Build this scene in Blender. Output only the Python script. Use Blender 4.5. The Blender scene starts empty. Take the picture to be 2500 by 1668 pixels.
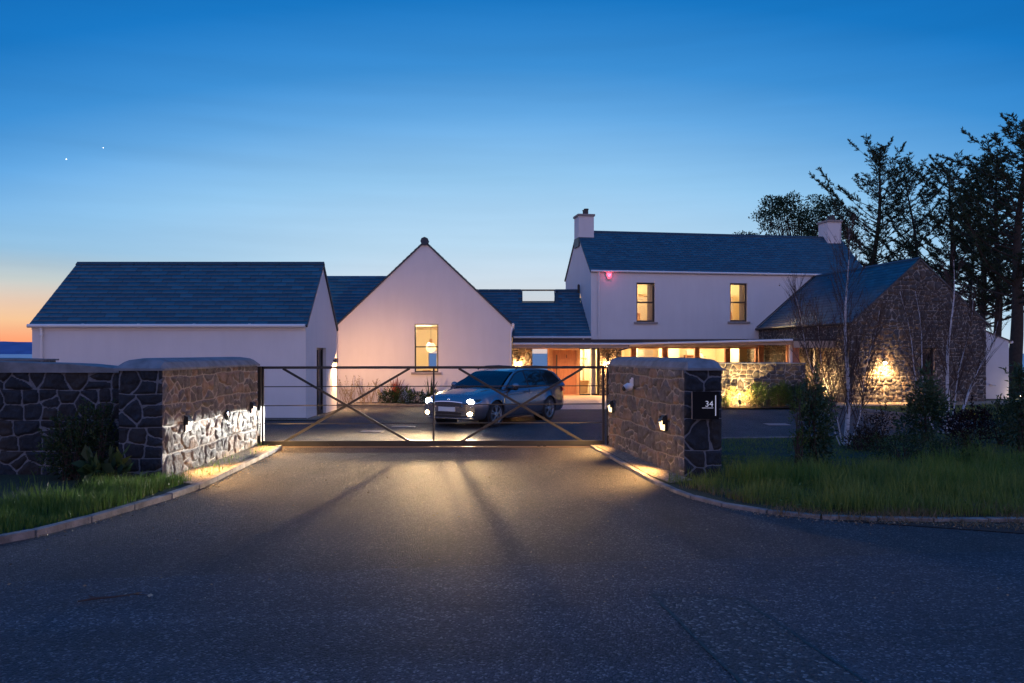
import bpy, math, random
import numpy as np
from mathutils import Vector, noise
SC = bpy.context.scene
COL = SC.collection
F, HZ, EYE = 2000.0, 862.0, 1.9          # focal length in photo pixels, horizon row, eye height

# ---------------------------------------------------------------- camera
cam = bpy.data.objects.new('camera', bpy.data.cameras.new('camera'))
COL.objects.link(cam); SC.camera = cam
cam.location = (0, 0, EYE); cam.rotation_euler = (math.pi/2, 0, 0)
cam.data.sensor_width = 36; cam.data.lens = F/2500*36; cam.data.shift_y = 28/2500
cam.data.clip_end = 40000; cam.data.clip_start = .1
SC.view_settings.view_transform = 'Standard'; SC.view_settings.look = 'None'
SC.view_settings.exposure = 0; SC.view_settings.gamma = 1

# ---------------------------------------------------------------- world (clear dusk sky, afterglow at the left)
def lin(c):
    return tuple(((x/255)/12.92 if x/255 <= .04045 else ((x/255+.055)/1.055)**2.4) for x in c)
W = bpy.data.worlds.new('World'); SC.world = W; W.use_nodes = True
nt = W.node_tree; nt.nodes.clear()
def N(t, **k):
    n = nt.nodes.new(t)
    for a, b in k.items(): setattr(n, a, b)
    return n
def M_(op, a, b=None, c=None, clamp=False):
    n = N('ShaderNodeMath', operation=op); n.use_clamp = clamp
    for i, x in enumerate((a, b, c)):
        if x is None: continue
        if isinstance(x, (int, float)): n.inputs[i].default_value = x
        else: nt.links.new(x, n.inputs[i])
    return n.outputs[0]
def ramp(fac, stops, interp='LINEAR'):
    r = N('ShaderNodeValToRGB'); r.color_ramp.interpolation = interp
    el = r.color_ramp.elements
    while len(el) > 1: el.remove(el[-1])
    el[0].position = stops[0][0]; el[0].color = (*stops[0][1], 1)
    for p, c in stops[1:]:
        e = el.new(p); e.color = (*c, 1)
    nt.links.new(fac, r.inputs[0]); return r.outputs[0]
def mixc(f, a, b):
    m = N('ShaderNodeMix', data_type='RGBA')
    nt.links.new(f, m.inputs[0]); nt.links.new(a, m.inputs[6]); nt.links.new(b, m.inputs[7]); return m.outputs[2]
tc = N('ShaderNodeTexCoord'); sx = N('ShaderNodeSeparateXYZ'); nt.links.new(tc.outputs['Generated'], sx.inputs[0])
dx, dy, dz = sx.outputs
hor = M_('SQRT', M_('ADD', M_('MULTIPLY', dx, dx), M_('MULTIPLY', dy, dy)))
caz = M_('DIVIDE', dy, M_('MAXIMUM', hor, .001))
eeff = M_('ADD', dz, M_('MULTIPLY', M_('MINIMUM', M_('SUBTRACT', 1, caz), .5), .62))
front = ramp(eeff, [(0, lin((222, 200, 196))), (.03, lin((226, 212, 208))), (.075, lin((214, 225, 235))), (.13, lin((186, 219, 243))),
                    (.21, lin((146, 198, 238))), (.28, lin((98, 167, 226))), (.33, lin((60, 143, 213))), (.40, lin((22, 118, 195))),
                    (.5, lin((3, 96, 172))), (.7, lin((2, 92, 176))), (1, (.01, .18, .62))])
glow = ramp(dz, [(0, lin((255, 146, 100))), (.014, lin((255, 164, 118))), (.035, lin((251, 202, 156))), (.055, lin((228, 200, 178))),
                 (.078, lin((196, 206, 206))), (.11, lin((150, 192, 222))), (.16, lin((118, 178, 226))), (.2, lin((106, 172, 225)))])
azl = M_('DIVIDE', dx, M_('MAXIMUM', hor, .001))
wl = N('ShaderNodeMapRange', interpolation_type='SMOOTHSTEP'); nt.links.new(azl, wl.inputs[0])
wl.inputs[1].default_value = -.16; wl.inputs[2].default_value = -.5
wz = N('ShaderNodeMapRange', interpolation_type='SMOOTHSTEP'); nt.links.new(dz, wz.inputs[0])
wz.inputs[1].default_value = .17; wz.inputs[2].default_value = .08
c1 = mixc(M_('MULTIPLY', wl.outputs[0], wz.outputs[0]), front, glow)
# faint cirrus streaks near the horizon
mp = N('ShaderNodeMapping'); nt.links.new(tc.outputs['Generated'], mp.inputs[0]); mp.inputs['Scale'].default_value = (1.2, 1.2, 16); mp.inputs['Rotation'].default_value = (0, .06, 0)
nz = N('ShaderNodeTexNoise'); nt.links.new(mp.outputs[0], nz.inputs[0]); nz.inputs['Scale'].default_value = 2.2; nz.inputs['Detail'].default_value = 5
st = N('ShaderNodeMapRange'); nt.links.new(nz.outputs[0], st.inputs[0]); st.inputs[1].default_value = .3; st.inputs[2].default_value = .7; st.inputs[3].default_value = .955; st.inputs[4].default_value = 1.045
back = ramp(dz, [(0, (1.15, .72, .72)), (.12, (1.05, .70, .80)), (.3, (.48, .49, .90)), (.6, (.05, .26, .80)), (1, (.01, .18, .62))])
wb = N('ShaderNodeMapRange', interpolation_type='SMOOTHSTEP'); nt.links.new(dy, wb.inputs[0])
wb.inputs[1].default_value = .35; wb.inputs[2].default_value = -.25
c2 = mixc(wb.outputs[0], c1, back)
mul = N('ShaderNodeVectorMath', operation='SCALE'); nt.links.new(c2, mul.inputs[0]); nt.links.new(st.outputs[0], mul.inputs['Scale'])
sky = N('ShaderNodeTexSky'); sky.sky_type = 'NISHITA'; sky.sun_disc = False
sky.sun_elevation = math.radians(-3); sky.sun_rotation = math.radians(-50)
sk = N('ShaderNodeVectorMath', operation='SCALE'); nt.links.new(sky.outputs[0], sk.inputs[0]); sk.inputs['Scale'].default_value = .02
ad = N('ShaderNodeVectorMath', operation='ADD'); nt.links.new(mul.outputs[0], ad.inputs[0]); nt.links.new(sk.outputs[0], ad.inputs[1])
bg = N('ShaderNodeBackground'); nt.links.new(ad.outputs[0], bg.inputs[0]); bg.inputs[1].default_value = 1.0
wo = N('ShaderNodeOutputWorld'); nt.links.new(bg.outputs[0], wo.inputs[0])

# ---------------------------------------------------------------- helpers: geometry from photo measurements
def G(u, v):
    Y = F*EYE/(v-HZ); return ((u-1250)*Y/F, Y)
def P(u, v, Y): return ((u-1250)*Y/F, Y, EYE+(HZ-v)*Y/F)

# ---------------------------------------------------------------- helpers: mesh building
class MB:
    def __init__(s): s.v = []; s.f = []
    def add(s, vs, fs):
        b = len(s.v); s.v += [tuple(p) for p in vs]; s.f += [tuple(b+i for i in f) for f in fs]; return s
    def quad(s, *p): return s.add(p, [tuple(range(len(p)))])
    def box(s, x0, x1, y0, y1, z0, z1):
        return s.add([(x0, y0, z0), (x1, y0, z0), (x1, y1, z0), (x0, y1, z0), (x0, y0, z1), (x1, y0, z1), (x1, y1, z1), (x0, y1, z1)],
                     [(0, 3, 2, 1), (4, 5, 6, 7), (0, 1, 5, 4), (1, 2, 6, 5), (2, 3, 7, 6), (3, 0, 4, 7)])
    def tube(s, pts, rads, n=8, cap=True):
        pts = [Vector(p) for p in pts]; b = len(s.v); m = len(pts)
        if isinstance(rads, (int, float)): rads = [rads]*m
        for i, p in enumerate(pts):
            d = (pts[min(i+1, m-1)]-pts[max(i-1, 0)]).normalized()
            a = Vector((0, 0, 1)) if abs(d.z) < .9 else Vector((1, 0, 0))
            e1 = d.cross(a).normalized(); e2 = d.cross(e1)
            for k in range(n):
                t = 2*math.pi*k/n
                s.v.append(tuple(p+(e1*math.cos(t)+e2*math.sin(t))*rads[i]))
        for i in range(m-1):
            for k in range(n):
                s.f.append((b+i*n+k, b+i*n+(k+1) % n, b+(i+1)*n+(k+1) % n, b+(i+1)*n+k))
        if cap:
            s.f.append(tuple(b+k for k in range(n))); s.f.append(tuple(b+(m-1)*n+k for k in reversed(range(n))))
        return s
    def bar(s, p0, p1, w, h, up=(0, 0, 1)):
        p0 = Vector(p0); p1 = Vector(p1); d = (p1-p0).normalized(); up = Vector(up)
        a = d.cross(up).normalized()*w/2; c = a.normalized().cross(d)*h/2
        return s.add([p0-a-c, p0+a-c, p0+a+c, p0-a+c, p1-a-c, p1+a-c, p1+a+c, p1-a+c],
                     [(0, 1, 2, 3), (7, 6, 5, 4), (0, 4, 5, 1), (1, 5, 6, 2), (2, 6, 7, 3), (3, 7, 4, 0)])
    def prism(s, poly, d):            # poly: 3D points, d: extrusion vector
        n = len(poly); d = Vector(d); q = [Vector(p) for p in poly]
        return s.add(q+[p+d for p in q], [tuple(range(n)), tuple(range(2*n-1, n-1, -1))]+[(i, i+n, (i+1) % n+n, (i+1) % n) for i in range(n)])
    def lathe(s, prof, n=24, c=(0, 0, 0), axis='z'):
        b = len(s.v); m = len(prof)
        for r, h in prof:
            for k in range(n):
                t = 2*math.pi*k/n; x, y = r*math.cos(t), r*math.sin(t)
                p = (x, y, h) if axis == 'z' else ((x, h, y) if axis == 'y' else (h, x, y))
                s.v.append((p[0]+c[0], p[1]+c[1], p[2]+c[2]))
        for i in range(m-1):
            for k in range(n): s.f.append((b+i*n+k, b+i*n+(k+1) % n, b+(i+1)*n+(k+1) % n, b+(i+1)*n+k))
        return s
    def ball(s, c, r, n=12, sq=(1, 1, 1)):
        pr = [(max(1e-4, math.sin(math.pi*i/n)), math.cos(math.pi*i/n)) for i in range(n+1)]
        b = len(s.v); s.lathe(pr, n*2)
        for i in range(b, len(s.v)):
            p = s.v[i]; s.v[i] = (p[0]*r*sq[0]+c[0], p[1]*r*sq[1]+c[1], p[2]*r*sq[2]+c[2])
        return s
    def shift(s, d):
        s.v = [(p[0]-d[0], p[1]-d[1], p[2]-d[2]) for p in s.v]; return s

def link(name, me, mat, parent=None):
    o = bpy.data.objects.new(name, me); COL.objects.link(o)
    if mat: me.materials.append(mat)
    if parent: o.parent = parent
    return o
def part(name, mb, mat, parent=None, smooth=False, bevel=0, label=None, off=None):
    if off: mb.shift(off)
    me = bpy.data.meshes.new(name); me.from_pydata(mb.v, [], mb.f); me.update()
    o = link(name, me, mat, parent)
    if smooth: me.polygons.foreach_set('use_smooth', [True]*len(me.polygons))
    if bevel:
        b = o.modifiers.new('bevel', 'BEVEL'); b.width = bevel; b.segments = 2; b.limit_method = 'ANGLE'
    if label: o['label'] = label
    return o
def np_mesh(name, v, f, mat, parent=None, attrs=None, smooth=False, fattrs=None):
    v = np.asarray(v, dtype=np.float32); f = np.asarray(f, dtype=np.int32)
    me = bpy.data.meshes.new(name); k = f.shape[1]
    me.vertices.add(len(v)); me.vertices.foreach_set('co', v.ravel())
    me.loops.add(f.size); me.loops.foreach_set('vertex_index', f.ravel())
    me.polygons.add(len(f)); me.polygons.foreach_set('loop_start', np.arange(0, f.size, k, dtype=np.int32))
    try: me.polygons.foreach_set('loop_total', np.full(len(f), k, dtype=np.int32))
    except Exception: pass
    me.update(calc_edges=True); me.validate()
    for an, arr in (attrs or {}).items():
        a = me.attributes.new(an, 'FLOAT', 'POINT'); a.data.foreach_set('value', np.asarray(arr, dtype=np.float32))
    for an, arr in (fattrs or {}).items():
        a = me.attributes.new(an, 'FLOAT', 'FACE'); a.data.foreach_set('value', np.asarray(arr, dtype=np.float32))
    if smooth: me.polygons.foreach_set('use_smooth', [True]*len(me.polygons))
    return link(name, me, mat, parent)
def tag(o, label=None, cat=None, group=None, kind=None):
    if label: o['label'] = label
    if cat: o['category'] = cat
    if group: o['group'] = group
    if kind: o['kind'] = kind
    return o
def thing(name, label, cat, loc=(0, 0, 0), rz=0, group=None):
    o = bpy.data.objects.new(name, None); COL.objects.link(o)
    o.empty_display_size = .2
    o.location = loc; o.rotation_euler = (0, 0, rz); return tag(o, label, cat, group)
def struct(name, mb, mat): return tag(part(name, mb, mat), kind='structure')
def lamp(name, kind, loc, power, color, parent=None, rot=None, size=.03, spot=None, blend=.5, look=None):
    l = bpy.data.lights.new(name, kind); l.energy = power; l.color = color
    if kind == 'AREA': l.size = size
    else: l.shadow_soft_size = size
    if spot: l.spot_size = math.radians(spot); l.spot_blend = blend
    o = bpy.data.objects.new(name, l); COL.objects.link(o); o.location = loc
    if look is not None: o.rotation_euler = (Vector(look)-Vector(loc)).to_track_quat('-Z', 'Y').to_euler()
    if parent: o.parent = parent
    return o
def copy_tree(o, parent=None):
    c = o.copy(); COL.objects.link(c); c.parent = parent
    for ch in o.children: copy_tree(ch, c)
    return c

# ---------------------------------------------------------------- materials
def newmat(name):
    global nt
    m = bpy.data.materials.new(name); m.use_nodes = True; nt = m.node_tree
    return m, nt.nodes['Principled BSDF']
def texc(kind='Object'): return N('ShaderNodeTexCoord').outputs[kind]
def tnoise(scale, detail=4, vec=None, rough=.55):
    n = N('ShaderNodeTexNoise'); n.inputs['Scale'].default_value = scale; n.inputs['Detail'].default_value = detail
    n.inputs['Roughness'].default_value = rough
    nt.links.new(vec if vec is not None else texc(), n.inputs[0]); return n.outputs[0]
def tvor(scale, feat='F1', vec=None, out='Distance'):
    n = N('ShaderNodeTexVoronoi', feature=feat); n.inputs['Scale'].default_value = scale
    nt.links.new(vec if vec is not None else texc(), n.inputs[0]); return n.outputs[out]
def maprange(x, a, b, c, d):
    n = N('ShaderNodeMapRange'); nt.links.new(x, n.inputs[0])
    for i, y in enumerate((a, b, c, d)): n.inputs[i+1].default_value = y
    return n.outputs[0]
def bump(b, h, strength=.3, dist=.01):
    n = N('ShaderNodeBump'); n.inputs['Strength'].default_value = strength; n.inputs['Distance'].default_value = dist
    nt.links.new(h, n.inputs['Height']); nt.links.new(n.outputs[0], b.inputs['Normal'])
def simple(name, col, rough=.6, metal=0, var=0, vs=3, bmp=0, bs=60, spec=None, col2=None):
    m, b = newmat(name)
    b.inputs['Roughness'].default_value = rough; b.inputs['Metallic'].default_value = metal
    if spec is not None: b.inputs['Specular IOR Level'].default_value = spec
    if var or col2:
        c2_ = col2 or tuple(min(1, c*(1+var)) for c in col); c1_ = col if col2 else tuple(c*(1-var) for c in col)
        nt.links.new(ramp(tnoise(vs, 6), [(.3, c1_), (.7, c2_)]), b.inputs['Base Color'])
    else: b.inputs['Base Color'].default_value = (*col, 1)
    if bmp: bump(b, tnoise(bs, 5), bmp, .02)
    return m
def emit(name, col, s):
    m, b = newmat(name); b.inputs['Base Color'].default_value = (.8, .8, .8, 1)
    b.inputs['Emission Color'].default_value = (*col, 1); b.inputs['Emission Strength'].default_value = s; return m
def attr(name):
    n = N('ShaderNodeAttribute'); n.attribute_name = name; return n.outputs['Fac']
def rubble_mat(name, s0, s1, s2, mortar, wet=.75):
    m, b = newmat(name)
    st = ramp(attr('stone'), [(0, s0), (.45, tuple(c*1.25 for c in s0)), (.62, s1), (.82, s0), (.93, s2), (1, s1)])
    v = maprange(tnoise(9, 8, rough=.7), .25, .75, .45, 1.6)
    sc = N('ShaderNodeVectorMath', operation='SCALE'); nt.links.new(st, sc.inputs[0]); nt.links.new(v, sc.inputs['Scale'])
    mo = ramp(tnoise(25, 4), [(.3, tuple(c*.7 for c in mortar)), (.7, mortar)])
    sharp = maprange(M_('ADD', attr('mort'), M_('MULTIPLY', M_('SUBTRACT', tnoise(40, 3), .5), .35)), .42, .62, 0, 1)
    nt.links.new(mixc(sharp, sc.outputs[0], mo), b.inputs['Base Color'])
    b.inputs['Roughness'].default_value = wet; b.inputs['Specular IOR Level'].default_value = .35
    bump(b, tnoise(28, 8, rough=.7), .9, .03); return m
M = {}
M['render'] = simple('white_render', (.70, .68, .67), .85, var=.05, vs=1.3, bmp=.25, bs=90)
m, b = newmat('white_render'); M['render'] = m
mpn = N('ShaderNodeMapping'); nt.links.new(texc(), mpn.inputs[0]); mpn.inputs['Scale'].default_value = (2.2, 2.2, .35)
f1 = maprange(tnoise(1.6, 6, mpn.outputs[0], .65), .3, .75, .955, 1.015); f2 = maprange(tnoise(.45, 4), .3, .7, .95, 1.04)
c = N('ShaderNodeVectorMath', operation='SCALE'); c.inputs[0].default_value = (.70, .68, .67); nt.links.new(M_('MULTIPLY', f1, f2), c.inputs['Scale']); nt.links.new(c.outputs[0], b.inputs['Base Color'])
b.inputs['Roughness'].default_value = .85; bump(b, tnoise(80, 6), .35, .02)
M['annex'] = simple('annex_render', (.62, .61, .62), .85, var=.06, vs=1.3, bmp=.25, bs=90)
M['white'] = simple('white_pvc', (.72, .70, .68), .4)
M['black'] = simple('black_metal', (.016, .017, .019), .42, var=.3, vs=4, spec=.5)
M['frame'] = simple('dark_frame', (.022, .02, .02), .45)
M['coping'] = simple('cast_stone', (.10, .115, .13), .85, bmp=.6, bs=45, col2=(.19, .21, .235), vs=5)
M['sill'] = simple('sill_stone', (.30, .26, .24), .8, var=.15, vs=12, bmp=.3)
M['rubble'] = rubble_mat('basalt_rubble_shaded', (.011, .017, .026), (.020, .022, .026), (.030, .028, .028), (.15, .17, .20))  # shaded copy of the wall stone, dusk shade put into its colour
M['rubble_lit'] = rubble_mat('basalt_rubble_lit', (.095, .093, .092), (.20, .145, .11), (.16, .15, .138), (.31, .295, .275))  # lit copy of the same stone, brightness of the lit faces put into its colour
M['rubble_house'] = rubble_mat('house_rubble', (.060, .058, .058), (.115, .088, .068), (.098, .090, .084), (.36, .33, .29))
M['lead'] = simple('lead_flashing', (.045, .055, .068), .5, var=.2)
M['zinc'] = simple('zinc_roof', (.018, .019, .024), .45, var=.2)
M['soffit'] = simple('soffit_board', (.36, .27, .20), .6, var=.1)
M['timber'] = simple('timber_post', (.30, .12, .065), .55, var=.25, vs=7)
M['door'] = None
M['inwall'] = simple('cream_wall', (.80, .70, .52), .8)
M['infloor'] = simple('oak_floor', (.45, .30, .17), .5, var=.15)
M['linen'] = simple('linen_curtain', (.40, .33, .27), .9, var=.1, vs=20)
M['oak'] = simple('oak_wood', (.42, .22, .11), .5, var=.15, vs=10)
M['steel'] = simple('brushed_steel', (.55, .55, .55), .3, metal=1)
M['plastic'] = simple('white_plastic', (.7, .7, .72), .35)
M['soil'] = simple('soil', (.035, .022, .015), .95, var=.4, vs=25, bmp=1, bs=60)
M['warmlamp'] = emit('lit_lens_warm', (1, .68, .32), 2.6)
M['coollamp'] = emit('lit_lens_pale', (1, .80, .62), 2.0)
M['headlamp'] = emit('lit_headlamp', (.85, .95, 1), 60)
M['foglamp'] = emit('lit_foglamp', (1, .72, .38), 45)
M['redlamp'] = emit('lit_red', (1, .03, .07), 3.0)
M['globe'] = emit('lit_globe', (1, .74, .42), 1.15)
m, b = newmat('door_oak'); M['door'] = m
mpn = N('ShaderNodeMapping'); nt.links.new(texc(), mpn.inputs[0]); mpn.inputs['Scale'].default_value = (14, 14, 1.2)
nt.links.new(ramp(tnoise(2.5, 7, mpn.outputs[0]), [(.3, (.28, .105, .045)), (.7, (.42, .18, .085))]), b.inputs['Base Color']); b.inputs['Roughness'].default_value = .45
# slate
m, b = newmat('slate'); M['slate'] = m
nt.links.new(ramp(attr('rnd'), [(0, (.002, .046, .092)), (.5, (.003, .064, .120)), (.85, (.004, .076, .140)), (1, (.006, .090, .160))]), b.inputs['Base Color'])
b.inputs['Roughness'].default_value = .38; b.inputs['Specular IOR Level'].default_value = .6; bump(b, tnoise(22, 6), .35, .01)
M['ridge'] = simple('ridge_tile', (.03, .045, .06), .6, var=.2)
# asphalt
def asphalt(name, c0, c1, chip, sc, rough=.72, stain=.8, track=None):
    m, b = newmat(name)
    vec = texc()
    cell = tvor(sc, 'F1', vec, 'Color')
    sp = N('ShaderNodeSeparateXYZ'); nt.links.new(cell, sp.inputs[0])
    base = ramp(sp.outputs[0], [(0, c0), (.6, c1), (.86, tuple(x*1.3 for x in c1)), (.95, chip), (1, chip)])
    big = maprange(tnoise(.7, 7, vec, .65), .3, .7, stain, 1.25)
    mid = maprange(tnoise(9, 5, vec, .6), .3, .7, .85, 1.15)
    if track:
        mp_ = N('ShaderNodeMapping'); nt.links.new(vec, mp_.inputs[0]); mp_.inputs['Scale'].default_value = track
        mid = M_('MULTIPLY', mid, maprange(tnoise(1.0, 5, mp_.outputs[0], .6), .35, .65, .72, 1.22))
        pat = tvor(.33, 'F1', vec, 'Color'); s3 = N('ShaderNodeSeparateXYZ'); nt.links.new(pat, s3.inputs[0]); mid = M_('MULTIPLY', mid, maprange(s3.outputs[1], 0, 1, .96, 1.04))
    s = N('ShaderNodeVectorMath', operation='SCALE'); nt.links.new(base, s.inputs[0]); nt.links.new(M_('MULTIPLY', big, mid), s.inputs['Scale'])
    nt.links.new(s.outputs[0], b.inputs['Base Color'])
    b.inputs['Roughness'].default_value = rough; b.inputs['Specular IOR Level'].default_value = .45
    h = M_('ADD', M_('MULTIPLY', tvor(sc, 'F1', vec), -1.0), M_('MULTIPLY', tnoise(sc*.6, 4, vec), .8))
    bump(b, h, 1.0, .02); return m
M['asphalt'] = asphalt('asphalt_drive', (.012, .014, .018), (.040, .042, .048), (.16, .155, .15), 80, stain=.65, track=(1.5, .18, 1))
M['road'] = asphalt('asphalt_road', (.012, .016, .024), (.042, .050, .066), (.16, .17, .19), 66, stain=.7, track=(.15, 1.6, 1))
M['patch'] = asphalt('asphalt_patch', (.018, .018, .022), (.046, .046, .052), (.20, .19, .19), 48)
M['gravel'] = asphalt('gravel', (.10, .082, .062), (.24, .20, .15), (.42, .37, .29), 55, .85)
M['paving'] = None
m, b = newmat('paving_slabs'); M['paving'] = m
br = N('ShaderNodeTexBrick'); nt.links.new(texc(), br.inputs[0]); br.inputs['Scale'].default_value = 1.6
br.inputs['Color1'].default_value = (.36, .29, .25, 1); br.inputs['Color2'].default_value = (.42, .34, .29, 1); br.inputs['Mortar'].default_value = (.2, .16, .14, 1); br.inputs['Mortar Size'].default_value = .01
nt.links.new(br.outputs[0], b.inputs['Base Color']); b.inputs['Roughness'].default_value = .6
M['kerb'] = simple('kerb_concrete', (.10, .095, .09), .9, bmp=.8, bs=40, col2=(.27, .25, .235), vs=5)
M['turf'] = simple('turf_ground', (.010, .020, .008), .95, col2=(.020, .038, .013), vs=3, bmp=1, bs=40)
M['land'] = simple('land', (.014, .026, .012), .95, col2=(.03, .045, .02), vs=.05)
m, b = newmat('sea_water'); M['sea'] = m
b.inputs['Base Color'].default_value = (.10, .22, .42, 1); b.inputs['Roughness'].default_value = .35
bump(b, tnoise(.02, 6), .5, 3)
M['headland'] = simple('headland', (.060, .13, .30), 1, var=.15, vs=.003)  # blue haze of distance put into the land colour
def leafmat(name, c0, c1, trans=.35):
    m, b = newmat(name)
    col = ramp(attr('rnd'), [(0, c0), (1, c1)])
    nt.links.new(col, b.inputs['Base Color']); b.inputs['Roughness'].default_value = .5
    b.inputs['Specular IOR Level'].default_value = .35
    t = N('ShaderNodeBsdfTranslucent'); nt.links.new(col, t.inputs[0])
    mx = N('ShaderNodeMixShader'); mx.inputs[0].default_value = trans
    nt.links.new(b.outputs[0], mx.inputs[1]); nt.links.new(t.outputs[0], mx.inputs[2])
    nt.links.new(mx.outputs[0], nt.nodes['Material Output'].inputs[0]); return m
M['needle'] = leafmat('spruce_needles', (.018, .036, .018), (.05, .078, .034), .2)
M['leaf_dark'] = leafmat('dark_leaves', (.016, .038, .014), (.05, .09, .03))
M['leaf_laurel'] = leafmat('laurel_leaves', (.022, .050, .022), (.075, .12, .055), .25)
M['leaf_green'] = leafmat('green_leaves', (.035, .075, .015), (.11, .17, .035))
M['leaf_bronze'] = leafmat('bronze_leaves', (.03, .018, .010), (.09, .055, .03))
M['leaf_purple'] = leafmat('purple_leaves', (.012, .005, .006), (.035, .014, .014))
M['leaf_red'] = leafmat('red_strap_leaves', (.16, .030, .022), (.35, .10, .06))
M['leaf_pale'] = leafmat('pale_leaves', (.16, .15, .06), (.35, .30, .14))
M['grass'] = leafmat('grass_blades', (.035, .080, .014), (.22, .28, .06), .4)
M['grass_fresh'] = leafmat('grass_blades_fresh', (.04, .10, .015), (.13, .22, .04), .4)  # greener blades, used for clumps and the left verge
M['grass_dry'] = leafmat('grass_dry', (.10, .07, .03), (.25, .18, .09), .3)
M['litter'] = leafmat('leaf_litter', (.10, .075, .045), (.38, .32, .22), .1)
M['bark'] = simple('conifer_bark', (.035, .026, .020), .9, var=.3, vs=8, bmp=.8, bs=20)
m, b = newmat('birch_bark'); M['birch'] = m
mpn = N('ShaderNodeMapping'); nt.links.new(texc(), mpn.inputs[0]); mpn.inputs['Scale'].default_value = (3, 3, 14)
nt.links.new(ramp(tnoise(2.2, 5, mpn.outputs[0]), [(.3, (.09, .08, .08)), (.42, (.42, .42, .44)), (.7, (.62, .62, .64))]), b.inputs['Base Color']); b.inputs['Roughness'].default_value = .7
M['twig'] = simple('twig_bark', (.05, .032, .028), .8, var=.3, vs=9)
M['twig_pale'] = simple('pale_stem', (.30, .23, .14), .8, var=.3, vs=9)
# thin glass
def glassmat(name, tint, refl=1.0):
    m, b = newmat(name)
    tr = N('ShaderNodeBsdfTransparent'); tr.inputs[0].default_value = (*tint, 1)
    gl = N('ShaderNodeBsdfGlossy'); gl.inputs[1].default_value = .02
    lw = N('ShaderNodeFresnel'); lw.inputs[0].default_value = 1.5
    mx = N('ShaderNodeMixShader'); nt.links.new(M_('MULTIPLY', lw.outputs[0], refl, clamp=True), mx.inputs[0])
    nt.links.new(tr.outputs[0], mx.inputs[1]); nt.links.new(gl.outputs[0], mx.inputs[2])
    nt.links.new(mx.outputs[0], nt.nodes['Material Output'].inputs[0]); return m
M['glass'] = glassmat('window_glass', (.94, .95, .94))
M['carglass'] = glassmat('car_glass', (.60, .64, .64), 1.2)

# ================================================================ SETTING
def flat(name, pts, z, mat):
    return struct(name, MB().quad(*[(x, y, z) for x, y in pts]), mat)
# land: one sheet falling away behind the house to the shore
mb = MB(); ys = [-60, 62, 90, 140, 200]; zs = [-.03, -.03, -6, -26, -34]
for i in range(4):
    mb.quad((-900, ys[i], zs[i]), (900, ys[i], zs[i]), (900, ys[i+1], zs[i+1]), (-900, ys[i+1], zs[i+1]))
mb.quad((-9000, -9000, -.035), (9000, -9000, -.035), (9000, -60, -.03), (-9000, -60, -.03))
struct('ground', mb, M['land'])
struct('sea', MB().quad((-30000, 130, -24), (30000, 130, -24), (30000, 32000, -24), (-30000, 32000, -24)), M['sea'])
mb = MB(); top = []
for i in range(90):
    x = -21000+i*300; z = -24+(285*(1-max(0, (x+10800))/9600) if x < -1200 else 0)
    top.append((x, max(-24.5, z+18*noise.noise((x*.0013, 0, 0))+6*noise.noise((x*.006, 3, 0)))))
for i in range(89):
    (a, za), (b_, zb) = top[i], top[i+1]
    mb.quad((a, 18000, -24.6), (b_, 18000, -24.6), (b_, 18900, zb), (a, 18900, za))
    mb.quad((a, 18900, za), (b_, 18900, zb), (b_, 22000, -24.6), (a, 22000, -24.6))
struct('headland', mb, M['headland'])

LK = [(-30, 6.1), (-14, 6.3), (-9, 6.5), (-6.8, 6.95), (-5.6, 7.5), (-5.1, 8.15), (-4.83, 8.75), (-4.67, 9.6), (-4.5, 10.4), (-4.39, 11.4), (-4.47, 13.5), (-4.58, 16.15)]
RK = [(1.60, 16.6), (1.84, 14.4), (2.04, 12.3), (2.2, 11.3), (2.42, 10.5), (2.78, 9.9), (3.3, 9.52), (3.95, 9.28), (5.7, 9.18), (12, 9.12), (30, 9.0)]
def smoothline(p, n=4):
    out = []
    for i in range(len(p)-1):
        a = p[max(i-1, 0)]; b_ = p[i]; c = p[i+1]; d = p[min(i+2, len(p)-1)]
        for k in range(n):
            t = k/n
            out.append(tuple(.5*((2*b_[j])+(-a[j]+c[j])*t+(2*a[j]-5*b_[j]+4*c[j]-d[j])*t*t+(-a[j]+3*b_[j]-3*c[j]+d[j])*t**3) for j in range(2)))
    return out+[p[-1]]
def fill(name, pts, z, mat):            # polygon with many corners -> triangulated flat mesh
    from mathutils.geometry import tessellate_polygon
    tri = tessellate_polygon([[Vector((x, y, 0)) for x, y in pts]])
    return struct(name, MB().add([(x, y, z) for x, y in pts], [tuple(reversed(t)) for t in tri]), mat)
LKs, RKs = smoothline(LK[1:]), smoothline(RK[:-1])
fill('road', [(-40, -9), (40, -9), (40, 8.9), (12, 8.4), (6.4, 8.0), (0, 7.35), (-7, 6.4), (-14, 6.3), (-40, 6.0)], .004, M['road'])
fill('driveway', [(-14, 6.3)]+LKs+[(-4.6, 16.5), (1.6, 16.5)]+RKs+[(12, 8.4), (6.4, 8.0), (0, 7.35), (-7, 6.4)], .004, M['asphalt'])
CK = smoothline([(2.5, 17.4), (4.55, 17.72), (8.75, 18.5), (11.2, 20.2), (12.3, 22), (12.45, 23), (12.05, 24.7), (11.4, 27.5), (11.25, 28.5)])
fill('courtyard', [(-24, 16.5), (2.5, 16.5)]+CK+[(11.25, 31), (-24, 31)], .004, M['asphalt'])
flat('paving', [(.3, 27.4), (9.9, 28.0), (9.9, 37.6), (0.03, 36.5), (.03, 30.6)], .010, M['paving'])
flat('road_patch', [(1.40, 4.0), (1.09, 6.42), (1.76, 6.32), (2.14, 4.0)], .008, M['patch'])
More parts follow.
